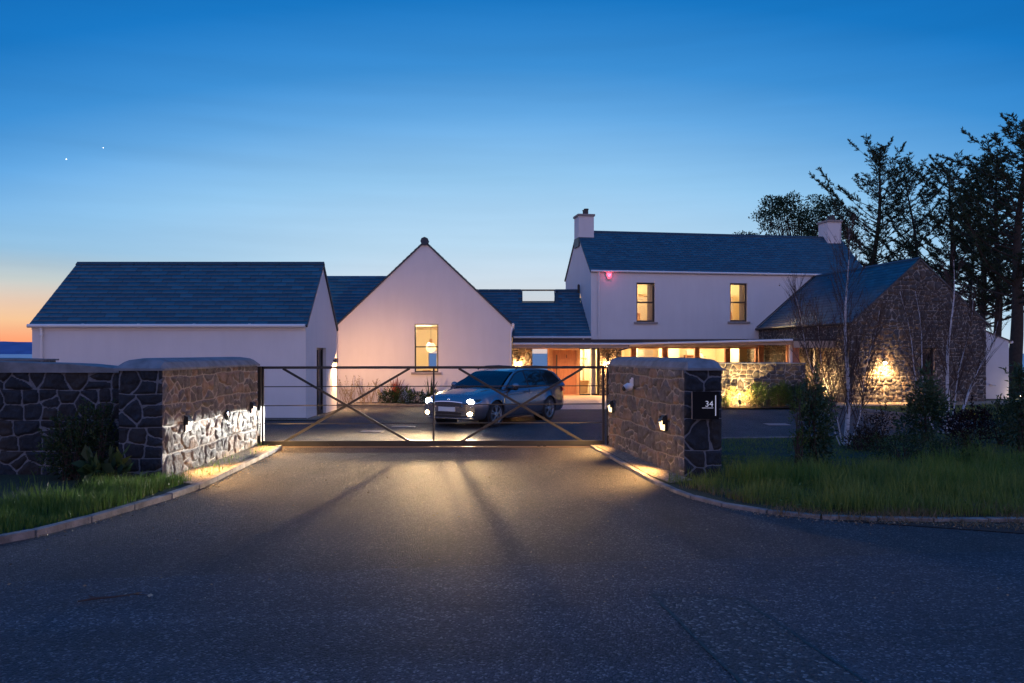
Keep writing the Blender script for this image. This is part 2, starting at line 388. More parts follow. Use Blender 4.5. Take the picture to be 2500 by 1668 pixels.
# dark tar joints along the patch
mb = MB(); rng = random.Random(2)
for (x0, y0, x1, y1) in ((1.40, 4.0, 1.09, 6.42), (2.14, 4.0, 1.76, 6.32), (1.09, 6.42, 1.76, 6.32)):
    m_ = 24; pr = None
    for k in range(m_+1):
        t = k/m_; x = x0+(x1-x0)*t+rng.uniform(-.008, .008); y = y0+(y1-y0)*t; w_ = rng.uniform(.006, .014)
        if y1-y0 > .5 or y0-y1 > .5: cur = ((x-w_, y, .012), (x+w_, y, .012))
        else: cur = ((x, y-w_, .012), (x, y+w_, .012))
        if pr: mb.quad(pr[0], pr[1], cur[1], cur[0])
        pr = cur
for (x0, y0, x1, y1, sd) in ((-9, 4.9, -1.5, 5.9, 5), (-1.5, 5.9, -.3, 5.2, 6), (2.6, 5.6, 9, 6.9, 7), (3.9, 5.9, 4.6, 4.4, 8)):
    m_ = 60; pr = None
    for k in range(m_+1):
        t = k/m_; x = x0+(x1-x0)*t+.10*noise.noise((t*9, sd, 0)); y = y0+(y1-y0)*t+.22*noise.noise((t*7, sd, 5)); w_ = .003+.004*abs(noise.noise((t*31, sd, 2)))
        cur = ((x, y-w_, .012), (x, y+w_, .012)) if abs(x1-x0) > abs(y1-y0) else ((x-w_, y, .012), (x+w_, y, .012))
        if pr: mb.quad(pr[0], pr[1], cur[1], cur[0])
        pr = cur
struct('tar_joint', mb, simple('tar', (.012, .012, .014), .5))
fill('verge_right', RKs[::-1]+[(2.0, 16.6), (2.5, 17.3)]+[(x, y-.02) for x, y in CK]+[(11.3, 28.45), (24, 30.8), (60, 30), (60, 9.1)], .045, M['turf'])
fill('verge_left', LKs+[(-5.05, 16.3), (-40, 16.3), (-40, 6.3)], .045, M['turf'])
fill('roadside_dirt', [(3.6, 9.27), (5.7, 9.13), (12, 9.05), (12, 7.85), (7.2, 7.95), (5.3, 8.6)], .012, M['soil'])
flat('gravel_strip_left', [(-5.2, 11.9), (-4.47, 11.5), (-4.5, 13.5), (-4.62, 16.2), (-5.15, 16.3)], .062, M['gravel'])
flat('gravel_strip_right', [(2.62, 11.85), (1.98, 16.45), (1.64, 16.5), (1.88, 14.4), (2.08, 12.3), (2.24, 11.6)], .062, M['gravel'])
flat('gravel_path', [(11.3, 28.45), (24, 30.6), (24, 33), (12.6, 30.5), (10.6, 30.5), (10.6, 28.3)], .05, M['gravel'])
flat('barn_gravel', [(-13.9, 22.95), (-5.5, 22.95), (-5.5, 24.4), (-5.87, 24.4), (-5.87, 23.37), (-13.9, 23.37)], .03, M['gravel'])
flat('flower_bed', [(-5.8, 29.5), (-.05, 29.35), (-.05, 30.6), (-5.8, 30.6)], .06, M['soil'])
flat('shrub_bed', [(4.2, 27.4), (10.3, 27.5), (10.5, 28.3), (4.2, 28.3)], .06, M['soil'])

def kerb_line(name, pts, w, h, seg=.9, mat=None):
    # individual stones with open joints, following the line
    rng = random.Random(hash(len(pts)) % 97); L = [0]
    for a, b_ in zip(pts, pts[1:]): L.append(L[-1]+math.dist(a, b_))
    def at(s):
        s = max(0, min(L[-1], s))
        for i in range(len(pts)-1):
            if s <= L[i+1]:
                t = (s-L[i])/(L[i+1]-L[i]+1e-9); return Vector((pts[i][0]+(pts[i+1][0]-pts[i][0])*t, pts[i][1]+(pts[i+1][1]-pts[i][1])*t, 0))
    mb = MB(); s = 0
    while s < L[-1]-.1:
        e = min(L[-1], s+seg-.012); a, b_ = at(s), at(e); z = h+rng.uniform(-.006, .006)
        a.z = b_.z = z/2-.02
        mb.bar(a, b_, w, z+.04); s += seg
    return tag(part(name, mb, mat or M['kerb'], bevel=.008), kind='structure')
kerb_line('kerb_left', LKs, .10, .08, .75)
kerb_line('kerb_right', RKs, .09, .05, .6)
kerb_line('kerb_courtyard', CK, .06, .075)
kerb_line('kerb_road', [(11.9, 9.12), (30, 9.0)], .09, .05)
kerb_line('kerb_bed', [(-5.8, 29.45), (-.05, 29.3)], .05, .08)

# ================================================================ RUBBLE STONEWORK
def rubble_face(o, u, L, Hf, n, step=.03, seed=1, s=1.0, holes=(), relief=.03, jw=.010, z0=0):
    """stone facing as a displaced grid; Hf(x) gives the top; pattern is brought to courses"""
    rs = np.random.RandomState(seed); o = np.array(o, float); u = np.array(u, float); n = np.array(n, float)
    xs = np.linspace(0, L, max(2, int(L/step)+1)); top = np.array([Hf(x) for x in xs]); Hm = top.max()
    nz = max(2, int((Hm-z0)/step)+1)
    if abs(top.max()-top.min()) < 1e-6 or not callable(Hf):
        Z = np.tile(np.linspace(z0, Hm, nz)[:, None], (1, len(xs)))
    else:
        base = np.linspace(z0, Hm, nz)[:, None]; Z = np.minimum(base, top[None, :])
    X = np.tile(xs[None, :], (Z.shape[0], 1)); px, pz = X.ravel(), Z.ravel()
    stone = np.zeros(len(px)); edge = np.full(len(px), 9.0); hh = np.zeros(len(px)); zb = z0-.02; k0 = 0
    while zb < Hm+.01:
        bh = rs.uniform(.34, .56)*s; zt = zb+bh; pw = pz+.018*np.sin(px*1.9+seed+k0)+.008*np.sin(px*7.3); k0 = 0; sel = np.where((pw >= zb) & (pw < zt))[0]; sites = []; x = -.3*s
        while x < L+.3*s:
            w = rs.uniform(.16, .46)*s; r = rs.rand(); c = x+w/2
            if r < .22: rows = [.5]
            elif r < .75: a = rs.uniform(.38, .62); rows = [a/2, (1+a)/2]
            else: rows = [.17, .5, .83]
            for q in rows:
                sites.append((c+rs.uniform(-.22, .22)*w, zb+bh*(q+rs.uniform(-.09, .09))))
                if rs.rand() < .12: sites.append((c+w*.45, zb+bh*rs.rand()))
            x += w
        S = np.array(sites); st = rs.rand(len(S)); sh = rs.uniform(.35, 1, len(S)); tl = rs.uniform(-1, 1, (len(S), 2))
        if len(sel):
            wx = px[sel]+.004*np.sin(pz[sel]*31+seed)+.002*np.sin(pz[sel]*77); wz = pz[sel]+.004*np.sin(px[sel]*27)+.002*np.sin(px[sel]*83+1)
            D = (np.abs(wx[:, None]-S[None, :, 0])**2.8+np.abs((wz[:, None]-S[None, :, 1])*1.25)**2.8)**(1/2.8)
            i1 = D.argmin(1); d1 = D[np.arange(len(sel)), i1]
            dd = D-d1[:, None]; dd[np.arange(len(sel)), i1] = 1e9; e = dd.min(1)*.5
            e = np.minimum(e, np.minimum(pw[sel]-zb, zt-pw[sel])+.003)
            edge[sel] = e; stone[sel] = st[i1]
            hh[sel] = sh[i1]+.5*(tl[i1, 0]*(wx-S[i1, 0])+tl[i1, 1]*(wz-S[i1, 1]))/.2
        zb = zt
    k = np.clip((edge-jw)/(.03*s), 0, 1); k = k*k*(3-2*k)
    rough = np.array([noise.fractal((a*7+seed, b_*7, .3), 1.0, 2.2, 4) for a, b_ in zip(px, pz)])
    rough2 = np.array([noise.noise((a*44+seed, b_*16, .7)) for a, b_ in zip(px, pz)]); h = k*relief*(.55+.6*hh+.75*rough+.45*rough2)
    mort = np.clip(1-(edge-jw*.5)/(jw*1.2), 0, 1)
    be = np.minimum(np.minimum(px, L-px), 1e9); h *= np.clip(be/.02, 0, 1)
    V = o[None, :]+u[None, :]*px[:, None]+np.array([0, 0, 1.])[None, :]*pz[:, None]+n[None, :]*h[:, None]
    nx = len(xs); nzr = Z.shape[0]; idx = np.arange(nx*nzr).reshape(nzr, nx)
    f = np.stack([idx[:-1, :-1], idx[:-1, 1:], idx[1:, 1:], idx[1:, :-1]], -1).reshape(-1, 4)
    cx = px[f].mean(1); cz = pz[f].mean(1); keep = (Z[1:, :-1]-Z[:-1, :-1] + Z[1:, 1:]-Z[:-1, 1:]).ravel() > 1e-5
    for (a, b_, c, d) in holes: keep &= ~((cx > a) & (cx < b_) & (cz > c) & (cz < d))
    f = f[keep]
    nn = np.cross(u, [0, 0, 1.])
    if np.dot(nn, n) < 0: f = f[:, ::-1]
    return V, f, stone, mort
def rubble_obj(name, faces, mat, parent=None):
    vs, fs, st, mo = [], [], [], []; b_ = 0
    for V, f, s_, m_ in faces:
        vs.append(V); fs.append(f+b_); st.append(s_); mo.append(m_); b_ += len(V)
    return np_mesh(name, np.concatenate(vs), np.concatenate(fs), mat, parent, {'stone': np.concatenate(st), 'mort': np.concatenate(mo)}, smooth=True)
def coping_mesh(corners, rise, lip, hip=True, over=.045, n=10, m=28, end=None):
    """barrel coping over a footprint (4 corners: left-near, right-near, right-far, left-far), hipped ends"""
    a, b_, c, d = [Vector((*p, 0)) for p in corners]; mb = MB()
    W_ = (b_-a).length; L_ = (d-a).length
    vs = []
    for j in range(m+1):
        t = j/m; t = t if not hip else t
        l = a.lerp(d, t); r = b_.lerp(c, t)
        for i in range(n+1):
            q = i/n; p = l.lerp(r, q); e = min(q, 1-q)*W_
            de = min(t, 1-t)*L_ if hip else 9
            if end == 'far': de = t*L_
            ee = min(e, de)/(W_/2); ee = min(1, max(0, ee))
            vs.append((p.x, p.y, lip+rise*math.sqrt(max(0, 1-(1-ee)**2))))
    fs = [(j*(n+1)+i, j*(n+1)+i+1, (j+1)*(n+1)+i+1, (j+1)*(n+1)+i) for j in range(m) for i in range(n)]
    mb.add(vs, fs)
    # lip and underside
    ring = [vs[i] for i in range(n+1)]+[vs[j*(n+1)+n] for j in range(1, m+1)]+[vs[m*(n+1)+i] for i in range(n-1, -1, -1)]+[vs[j*(n+1)] for j in range(m-1, 0, -1)]
    k = len(ring); mb.add(ring+[(x, y, 0) for x, y, z in ring], [(i, i+k, (i+1) % k+k, (i+1) % k) for i in range(k)]+[tuple(range(2*k-1, k-1, -1))])
    return mb
def garden_wall(name, label, corners, H, seed, mat, faces='fr', step=.02, s=1.0, rise=.15, over=.05, hip=True, group=None, relief=.03, cope=True, end=None, mats=None):
    """corners near-left, near-right, far-right, far-left (x,y)"""
    t = thing(name, label, 'wall', (corners[0][0], corners[0][1], 0), group=group)
    ox, oy = corners[0]; c = [Vector((x-ox, y-oy, 0)) for x, y in corners]
    core = MB(); cc = sum(c, Vector())/4
    ins = [p+(cc-p).normalized()*.03 for p in c]; core.prism([(p.x, p.y, -.05) for p in ins], (0, 0, H+.05-.002))
    part('core', core, M['soil'], t)
    sides = {'f': (0, 1), 'r': (1, 2), 'b': (2, 3), 'l': (3, 0)}
    for i, fc in enumerate(faces):
        a, b_ = c[sides[fc][0]], c[sides[fc][1]]; d = b_-a; L = d.length; u = d.normalized(); n = Vector((u.y, -u.x, 0))
        st_ = step if not isinstance(step, dict) else step.get(fc, .04)
        rubble_obj('stonework', [rubble_face(tuple(a+Vector((0, 0, 0))), tuple(u), L, lambda x: H, tuple(n), st_, seed+i*7, s.get(fc, .8) if isinstance(s, dict) else s, relief=relief)], (mats or {}).get(fc, mat), t)
    if cope:
        cp = []
        for p in c:
            v = p-cc; cp.append((p.x+math.copysign(over, v.x), p.y+math.copysign(over, v.y)))
        mbc = coping_mesh(cp, rise, .035, hip, end=end); mbc.v = [(x, y, z+H) for x, y, z in mbc.v]
        part('coping', mbc, M['coping'], t, smooth=False)
    return t
garden_wall('stone_wall', 'dark rubble wall return left of the gate, its inner side lit white by headlights',
            [(-5.76, 12.0), (-5.12, 12.0), (-5.08, 16.3), (-5.72, 16.3)], 1.64, 11, M['rubble'], 'frl', {'f': .014, 'r': .014, 'l': .05}, s={'f': .95, 'r': .85}, mats={'r': M['rubble_lit']}, relief=.026)
garden_wall('stone_wall', 'long dark rubble boundary wall running left out of the picture',
            [(-15.5, 12.55), (-5.76, 12.5), (-5.76, 13.1), (-15.5, 13.15)], 1.60, 23, M['rubble'], 'f', .018, s=.95, rise=.16, hip=False)
garden_wall('stone_wall', 'short rubble wall in line with the gate, seen only as a strip over the left boundary wall',
            [(-16.5, 17.0), (-9.75, 17.0), (-9.75, 17.5), (-16.5, 17.5)], 1.74, 37, M['rubble_lit'], 'fr', .05, rise=.06)
rw = garden_wall('stone_wall', 'rubble wall return right of the gate with number plate on its dark end',
            [(2.56, 12.18), (3.12, 12.20), (2.5, 16.45), (1.94, 16.4)], 1.64, 51, M['rubble'], 'frl', {'f': .014, 'r': .06, 'l': .015}, s={'f': 1.0, 'l': .85}, mats={'l': M['rubble_lit']}, relief=.028)
garden_wall('stone_wall', 'low rubble screen wall in front of the glazed corridor, lit from the ground',
            [(4.2, 28.3), (10.1, 28.3), (10.1, 28.75), (4.2, 28.75)], 1.52, 67, M['rubble_house'], 'fr', .026, s=.8, rise=.05, relief=.05)

# ================================================================ GATE
gt = thing('driveway_gate', 'wide black steel sliding gate with two crossed braces between the stone walls', 'gate', (-1.6, 16.5, 0))
def gp(u, v): x, y, z = P(u, v, 16.5); return (x+1.6, 0, z)
def bar_px(name, a, b_, w, d=.04):
    part(name, MB().bar(gp(*a), gp(*b_), d, w, up=(0, 0, 1)), M['black'], gt, bevel=.003)
bar_px('top_rail', (632, 897.8), (1480, 896.8), .052, .05)
for v0, v1 in ((944.5, 942), (990.8, 986.2), (1035, 1031.5)):
    part('rail', MB().bar(gp(640, v0), gp(1476, v1), .016, .018), M['black'], gt)
part('bottom_rail', MB().bar(gp(642, 1083.3), gp(1476, 1081.5), .08, .11), M['black'], gt, bevel=.004)
part('stile', MB().bar(gp(641.5, 895), gp(641.5, 1090), .05, .05, up=(0, 1, 0)), M['black'], gt, bevel=.003)
part('stile', MB().bar(gp(1473, 894), gp(1473, 1088), .05, .05, up=(0, 1, 0)), M['black'], gt, bevel=.003)
part('stile', MB().bar(gp(1059, 900), gp(1059, 1078), .034, .034, up=(0, 1, 0)), M['black'], gt)
for a, b_, yy in (((692, 900), (1002, 1079), -.035), ((1000, 900), (694, 1079), .0), ((1120, 900), (1421, 1077), .0), ((1421, 900), (1124, 1079), -.035)):
    p0, p1 = gp(*a), gp(*b_); part('brace', MB().bar((p0[0], yy, p0[2]), (p1[0], yy, p1[2]), .03, .045), M['black'], gt)
for u in (800, 1315):
    x = gp(u, 1090)[0]
    part('roller', MB().tube([(x-.0, -.05, .04), (x, .05, .04)], .035, 14).tube([(x+.12, -.05, .04), (x+.12, .05, .04)], .035, 14).box(x-.05, x+.17, -.035, .035, .045, .07), M['black'], gt)
struct('gate_track', MB().box(-5.0, 2.0, 16.44, 16.56, .002, .022), simple('track_steel', (.25, .2, .16), .5, metal=.6))
for x, h, lb in ((-5.06, 1.63, 'black steel gate post against the left stone wall'), (1.93, 1.62, 'black steel guide post against the right stone wall')):
    p = thing('gate_post', lb, 'post', (x, 16.42, 0))
    part('post', MB().box(-.035, .035, -.035, .035, 0, h), M['black'], p, bevel=.004)
    part('guide_plate', MB().box(-.05, .05, -.05, .05, 0, .012), M['black'], p)
    part('bracket', MB().box(-.012, .012, -.075, -.036, .25, .75), M['steel'], p)

# ================================================================ FIXTURES ON THE GATE WALLS
def brick_light(x, y, z, nx, ny, label, power, lensmat, size=1.0, sx=1):
    """small black bulkhead: hood, lit lens, back plate; shines down and outward"""
    t = thing('wall_light', label, 'wall light', (x, y, z), math.atan2(ny, nx), 'bulkhead lights on the gate walls')
    s = size; power *= 17
    part('housing', MB().box(.0, .03*s, -.075*s, .075*s, -.125*s, .125*s).prism([(.03*s, -.075*s, .125*s), (.03*s, .075*s, .125*s), (.10*s, .07*s, .03*s), (.10*s, -.07*s, .03*s)], (0, 0, -.012)).box(.03*s, .07*s, -.077*s, -.069*s, -.02*s, .11*s).box(.03*s, .07*s, .069*s, .077*s, -.02*s, .11*s), M['black'], t, bevel=.002)
    part('lens', MB().prism([(.031*s, -.066*s, -.115*s), (.031*s, -.066*s, .03*s), (.085*s, -.066*s, .028*s), (.055*s, -.066*s, -.11*s)], (0, .132*s, 0)), lensmat, t)
    lamp('bulb', 'SPOT', (.15*s, 0, -.03), power, (1, .52, .17), t, size=.04, spot=128, blend=.7, look=(1.25, 0, -.92))
    return t
def rface(Y): return 2.56-.147*(Y-12.18)
brick_light(-5.10, 12.8, .80, 1, 0, 'near bulkhead light on the left gate wall, washed white by headlights', 20, M['coollamp'], 1.0)
brick_light(-5.06, 15.9, .84, 1, 0, 'far bulkhead light on the left gate wall, close to the gate post', 20, M['coollamp'], .9)
brick_light(rface(12.89)-.045, 12.89, .80, -1, -.147, 'near bulkhead light on the right gate wall, left of the number plate', 26, M['warmlamp'], 1.0)
brick_light(rface(16.0)-.045, 15.95, .86, -1, -.147, 'far bulkhead light on the right gate wall, beside the gate post', 24, M['warmlamp'], .95)
t = thing('door_entry_sensor', 'round black sensor on the left gate wall between its two lights', 'sensor', (-5.09, 14.55, .80))
part('bezel', MB().lathe([(.001, .0), (.085, .0), (.085, .05), (.07, .065), (.06, .05), (.001, .05)], 24, axis='x'), M['black'], t)
part('lens', MB().lathe([(.001, .056), (.055, .052)], 20, axis='x'), M['carglass'], t)
part('cable', MB().tube([(.02, .0, -.08), (.03, .03, -.2), (.03, .0, -.32)], .008, 6), M['black'], t)
x = rface(14.6)-.05
t = thing('security_camera', 'white dome security camera on a bracket high on the right gate wall', 'camera', (x, 14.6, 1.33), math.atan2(-.147, -1))
part('bracket', MB().box(0, .02, -.05, .05, -.02, .13).box(.02, .05, -.03, .03, .02, .10), M['plastic'], t, bevel=.004)
part('body', MB().tube([(.02, 0, -.03), (.09, -.0, -.03), (.15, 0, -.06)], [.06, .07, .06], 16), M['plastic'], t, smooth=True)
part('lens', MB().ball((.16, 0, -.062), .045, 8), M['black'], t, smooth=True)
# number plate
t = thing('house_number_sign', 'black square plate with the number 34 on the dark end of the right gate wall', 'sign', (2.85, 12.10, 1.13))
part('plate', MB().box(-.185, .205, -.012, .012, -.205, .20), simple('sign_black', (.004, .005, .007), .7, spec=.15), t, bevel=.002)
part('edge_bar', MB().box(-.20, -.186, -.02, .012, -.205, .20), simple('dull_bar', (.12, .11, .10), .5), t)
signw = emit('sign_glow', (.8, .86, 1), .22)
part('edge_bar', MB().box(.148, .160, -.02, -.0125, -.155, .145), signw, t)
def text_mesh(s, size, loc, name, mat, parent, depth=.002):
    cu = bpy.data.curves.new('txt', 'FONT'); cu.body = s; cu.size = size; cu.align_x = 'RIGHT'; cu.extrude = depth
    o = bpy.data.objects.new('txt', cu); COL.objects.link(o)
    dg = bpy.context.evaluated_depsgraph_get(); me = bpy.data.meshes.new_from_object(o.evaluated_get(dg)); bpy.data.objects.remove(o)
    o = link(name, me, None, parent); me.materials.clear(); me.materials.append(mat); o.location = loc; o.rotation_euler = (math.pi/2, 0, 0); return o
text_mesh('34', .122, (.12, -.0145, -.022), 'number', signw, t)
part('underline', MB().box(-.045, .12, -.0155, -.0125, -.045, -.038), signw, t)
part('fixing_post', MB().box(-.16, .16, .012, .05, -.12, .12), M['black'], t)

# ================================================================ BUILDINGS
class Frame:
    def __init__(s, x, y, deg=0):
        s.x, s.y, s.a = x, y, math.radians(deg); s.u = (math.cos(s.a), math.sin(s.a)); s.n = (-math.sin(s.a), math.cos(s.a))
    def px(s, u, v, yl=0):                      # photo measurement -> local x, z on the plane local y = yl
        r = (u-1250)/F; Y = (yl+s.x*s.n[0]+s.y*s.n[1])/(r*s.n[0]+s.n[1])
        return ((r*Y-s.x)*s.u[0]+(Y-s.y)*s.u[1], EYE+(HZ-v)*Y/F)
    def side(s, u, v, xl=0):                    # same on the plane local x = xl -> local y, z
        r = (u-1250)/F; Y = (xl+s.x*s.u[0]+s.y*s.u[1])/(r*s.u[0]+s.u[1])
        return ((r*Y-s.x)*s.n[0]+(Y-s.y)*s.n[1], EYE+(HZ-v)*Y/F)
    def loc(s, x, y, z=0): return (s.x+x*s.u[0]+y*s.n[0], s.y+x*s.u[1]+y*s.n[1], z)
def wall_holes(mb, o, u, L, H, holes, t, nin, z0=0):
    o = Vector(o); u = Vector(u); n = Vector(nin); Z = Vector((0, 0, 1))
    xs = sorted({0, L} | {h[0] for h in holes} | {h[1] for h in holes}); zs = sorted({z0, H} | {h[2] for h in holes} | {h[3] for h in holes})
    pt = lambda x, z, d: o+u*x+Z*z+n*d
    inside = lambda x, z: any(h[0]-1e-6 < x < h[1]+1e-6 and h[2]-1e-6 < z < h[3]+1e-6 for h in holes)
    for i in range(len(xs)-1):
        for j in range(len(zs)-1):
            a, b_, c, d = xs[i], xs[i+1], zs[j], zs[j+1]
            if inside((a+b_)/2, (c+d)/2): continue
            mb.quad(pt(a, c, 0), pt(b_, c, 0), pt(b_, d, 0), pt(a, d, 0)); mb.quad(pt(a, c, t), pt(a, d, t), pt(b_, d, t), pt(b_, c, t))
    for (a, b_, c, d) in holes:
        mb.quad(pt(a, c, 0), pt(a, d, 0), pt(a, d, t), pt(a, c, t)); mb.quad(pt(b_, c, 0), pt(b_, c, t), pt(b_, d, t), pt(b_, d, 0))
        mb.quad(pt(a, d, 0), pt(b_, d, 0), pt(b_, d, t), pt(a, d, t)); mb.quad(pt(a, c, 0), pt(a, c, t), pt(b_, c, t), pt(b_, c, 0))
    mb.quad(pt(0, z0, 0), pt(0, H, 0), pt(0, H, t), pt(0, z0, t)); mb.quad(pt(L, z0, 0), pt(L, z0, t), pt(L, H, t), pt(L, H, 0)); mb.quad(pt(0, H, 0), pt(L, H, 0), pt(L, H, t), pt(0, H, t))
    return mb
def slates(o, u, v, S, xl, xr, seed, expo=.2, wid=.34, hole=None):
    """courses of separate slates, each lapping over the one below"""
    rs = random.Random(seed); o = Vector(o); u = Vector(u).normalized(); v = Vector(v).normalized(); n = u.cross(v)
    if n.z < 0: n = -n
    V, Fc, R = [], [], []; k = 0; t = 0
    while t < S-.02:
        t1 = min(S, t+expo*1.12); tt = min(S, t+expo); x0, x1 = xl(t), xr(t); x = x0-(wid/2 if k % 2 else 0)
        while x < x1:
            a, b_ = max(x, x0), min(x+wid-.013, x1)
            if b_-a > .02 and not (hole and b_ > hole[0] and a < hole[1] and t1 > hole[2] and t < hole[3]):
                lift = .016+rs.uniform(-.002, .006); j = rs.uniform(-.006, .003)
                p = [o+u*a+v*(t+j)+n*lift, o+u*b_+v*(t+j)+n*(lift+rs.uniform(-.002, .002)), o+u*b_+v*t1+n*.004, o+u*a+v*t1+n*.004,
                     o+u*a+v*(t+j), o+u*b_+v*(t+j)]
                b = len(V); V += p; Fc += [(b, b+1, b+2, b+3), (b+4, b+5, b+1, b)]; r = rs.random(); R += [r, 0]
            x += wid
        t = tt; k += 1
    return V, Fc, R
def slate_obj(name, sets, parent):
    V, Fc, R = [], [], []
    for a, b_, c in sets:
        k = len(V); V += [tuple(p) for p in a]; Fc += [tuple(i+k for i in f) for f in b_]; R += c
    return np_mesh(name, V, Fc, M['slate'], parent, fattrs={'rnd': R})
def deck(mb, o, u, v, S, x0, x1, th=.06):
    o = Vector(o); u = Vector(u).normalized(); v = Vector(v).normalized(); n = u.cross(v); n = -n if n.z > 0 else n
    mb.prism([o+u*x0(0), o+u*x1(0), o+u*x1(S)+v*S, o+u*x0(S)+v*S], n*th)
def window(parent, x0, x1, z0, z1, yb=.09, bars=(), ft=.05, sill=True, sillw=.09, mat=None, name='window', vbars=()):
    mb = MB(); d = .05
    mb.box(x0, x0+ft, yb, yb+d, z0, z1).box(x1-ft, x1, yb, yb+d, z0, z1).box(x0+ft, x1-ft, yb, yb+d, z0, z0+ft).box(x0+ft, x1-ft, yb, yb+d, z1-ft, z1)
    for z, w in bars: mb.box(x0+ft, x1-ft, yb+.004, yb+d-.004, z-w/2, z+w/2)
    for x, w in vbars: mb.box(x-w/2, x+w/2, yb+.004, yb+d-.004, z0+ft, z1-ft)
    o = part(name, mb, mat or M['frame'], parent)
    part('pane', MB().quad((x0+ft, yb+.025, z0+ft), (x1-ft, yb+.025, z0+ft), (x1-ft, yb+.025, z1-ft), (x0+ft, yb+.025, z1-ft)), M['glass'], o)
    if sill: part('sill', MB().box(x0-.12, x1+.12, -.07, yb+.02, z0-sillw, z0-.002), M['sill'], o, bevel=.006)
    return o
def gutter(parent, p0, p1, r=.055, mat=None, name='gutter', joints=0):
    mb = MB(); p0, p1 = Vector(p0), Vector(p1); mb.tube([p0, p1], r, 10)
    L = (p1-p0).length; k = int(L/1.9)
    for i in range(1, k+1):
        c = p0.lerp(p1, i/(k+1)); d = (p1-p0).normalized()*.03; mb.tube([c-d, c+d], r*1.18, 10)
    return part(name, mb, mat or M['white'], parent)
def room(parent, x0, x1, y0, y1, z0, z1, holes=(), name='interior_wall', open_front=True, mat=None):
    mb = MB(); e = .002
    mb.quad((x0, y0, z0), (x0, y1, z0), (x0, y1, z1), (x0, y0, z1)); mb.quad((x1, y0, z0), (x1, y0, z1), (x1, y1, z1), (x1, y1, z0))
    mb.quad((x0, y0, z1), (x0, y1, z1), (x1, y1, z1), (x1, y0, z1))
    tmp = MB(); xs = sorted({x0, x1} | {h[0] for h in holes} | {h[1] for h in holes}); zs = sorted({z0, z1} | {h[2] for h in holes} | {h[3] for h in holes})
    for i in range(len(xs)-1):
        for j in range(len(zs)-1):
            cx, cz = (xs[i]+xs[i+1])/2, (zs[j]+zs[j+1])/2
            if any(h[0] < cx < h[1] and h[2] < cz < h[3] for h in holes): continue
            mb.quad((xs[i], y1, zs[j]), (xs[i+1], y1, zs[j]), (xs[i+1], y1, zs[j+1]), (xs[i], y1, zs[j+1]))
    part(name, mb, mat or M['inwall'], parent)
    part('interior_floor', MB().quad((x0, y0, z0+.012), (x1, y0, z0+.012), (x1, y1, z0+.012), (x0, y1, z0+.012)), M['infloor'], parent)
def ridge_cap(parent, p0, p1, mat=None, r=.11):
    p0, p1 = Vector(p0), Vector(p1); d = (p1-p0); u = d.normalized(); side = u.cross(Vector((0, 0, 1))).normalized()
    mb = MB(); L = d.length; k = max(1, int(L/.45))
    for i in range(k):
        a = p0+u*(L*i/k); b_ = p0+u*(L*(i+1)/k-.008)
        for sg in (-1, 1):
            mb.prism([a+Vector((0, 0, .022)), b_+Vector((0, 0, .022)), b_+side*sg*r+Vector((0, 0, -r*.82+.02)), a+side*sg*r+Vector((0, 0, -r*.82+.02))], (0, 0, -.018))
    return part('ridge_tiles', mb, mat or M['ridge'], parent)
WARM = (1, .70, .34)

# ---------------- left outbuilding
B = Frame(-13.69, 23.37); L, D, E_, R_ = 7.81, 4.1, 2.70, 4.66
t = thing('outbuilding', 'low white outbuilding at the left with long slate roof, its gable end at its right', 'outbuilding', (B.x, B.y, 0))
mb = MB(); wall_holes(mb, (0, 0, 0), (1, 0, 0), L, E_, [], .3, (0, 1, 0))
wall_holes(mb, (0, D, 0), (1, 0, 0), L, E_, [], .3, (0, -1, 0))
dy0, dy1, dz1 = 1.30, 2.55, 2.06
wall_holes(mb, (L, .3, 0), (0, 1, 0), D-.6, E_, [(dy0-.3, dy1-.3, -.001, dz1)], .3, (-1, 0, 0)); wall_holes(mb, (0, .3, 0), (0, 1, 0), D-.6, E_, [], .3, (1, 0, 0))
mb.prism([(0, 0, E_), (0, D, E_), (.27, D/2, R_)], (.25, 0, 0)); mb.prism([(L, 0, E_), (L, D, E_), (L, D/2, R_)], (-.3, 0, 0))
part('wall', mb, M['render'], t)
sl = math.hypot(D/2+.09, R_-E_); vf = Vector((0, D/2, R_-E_)); k = vf.length
ov = .08*vf/k
S_ = k+.08
mb = MB()
fr = (lambda s: -.07+.30*s/S_, lambda s: L+.05)
deck(mb, Vector((0, 0, E_+.03))-ov, (1, 0, 0), vf, S_, *fr); deck(mb, Vector((0, D, E_+.03))-Vector((0, -ov.y, ov.z)), (1, 0, 0), (0, -vf.y, vf.z), S_, *fr)
part('roof_deck', mb, M['lead'], t)
slate_obj('roof', [slates(Vector((0, 0, E_+.033))-ov, (1, 0, 0), vf, S_, *fr, seed=3, expo=.178, wid=.40),
                   slates(Vector((0, D, E_+.033))-Vector((0, -ov.y, ov.z)), (1, 0, 0), (0, -vf.y, vf.z), S_, *fr, seed=4, expo=.178, wid=.40)], t)
ridge_cap(t, (.20, D/2, R_+.05), (L+.06, D/2, R_+.05))
gutter(t, (-.08, -.09, E_-.03), (L-.0, -.09, E_-.03), .055)
part('fascia', MB().box(0, L, -.03, -.002, E_-.14, E_-.005), M['white'], t)
part('downpipe', MB().tube([(.30, -.08, E_-.04), (.30, -.07, E_-.2), (.30, -.06, .05)], .036, 10).tube([(.30, -.075, E_-.32), (.30, -.055, E_-.25)], .05, 10), M['white'], t)
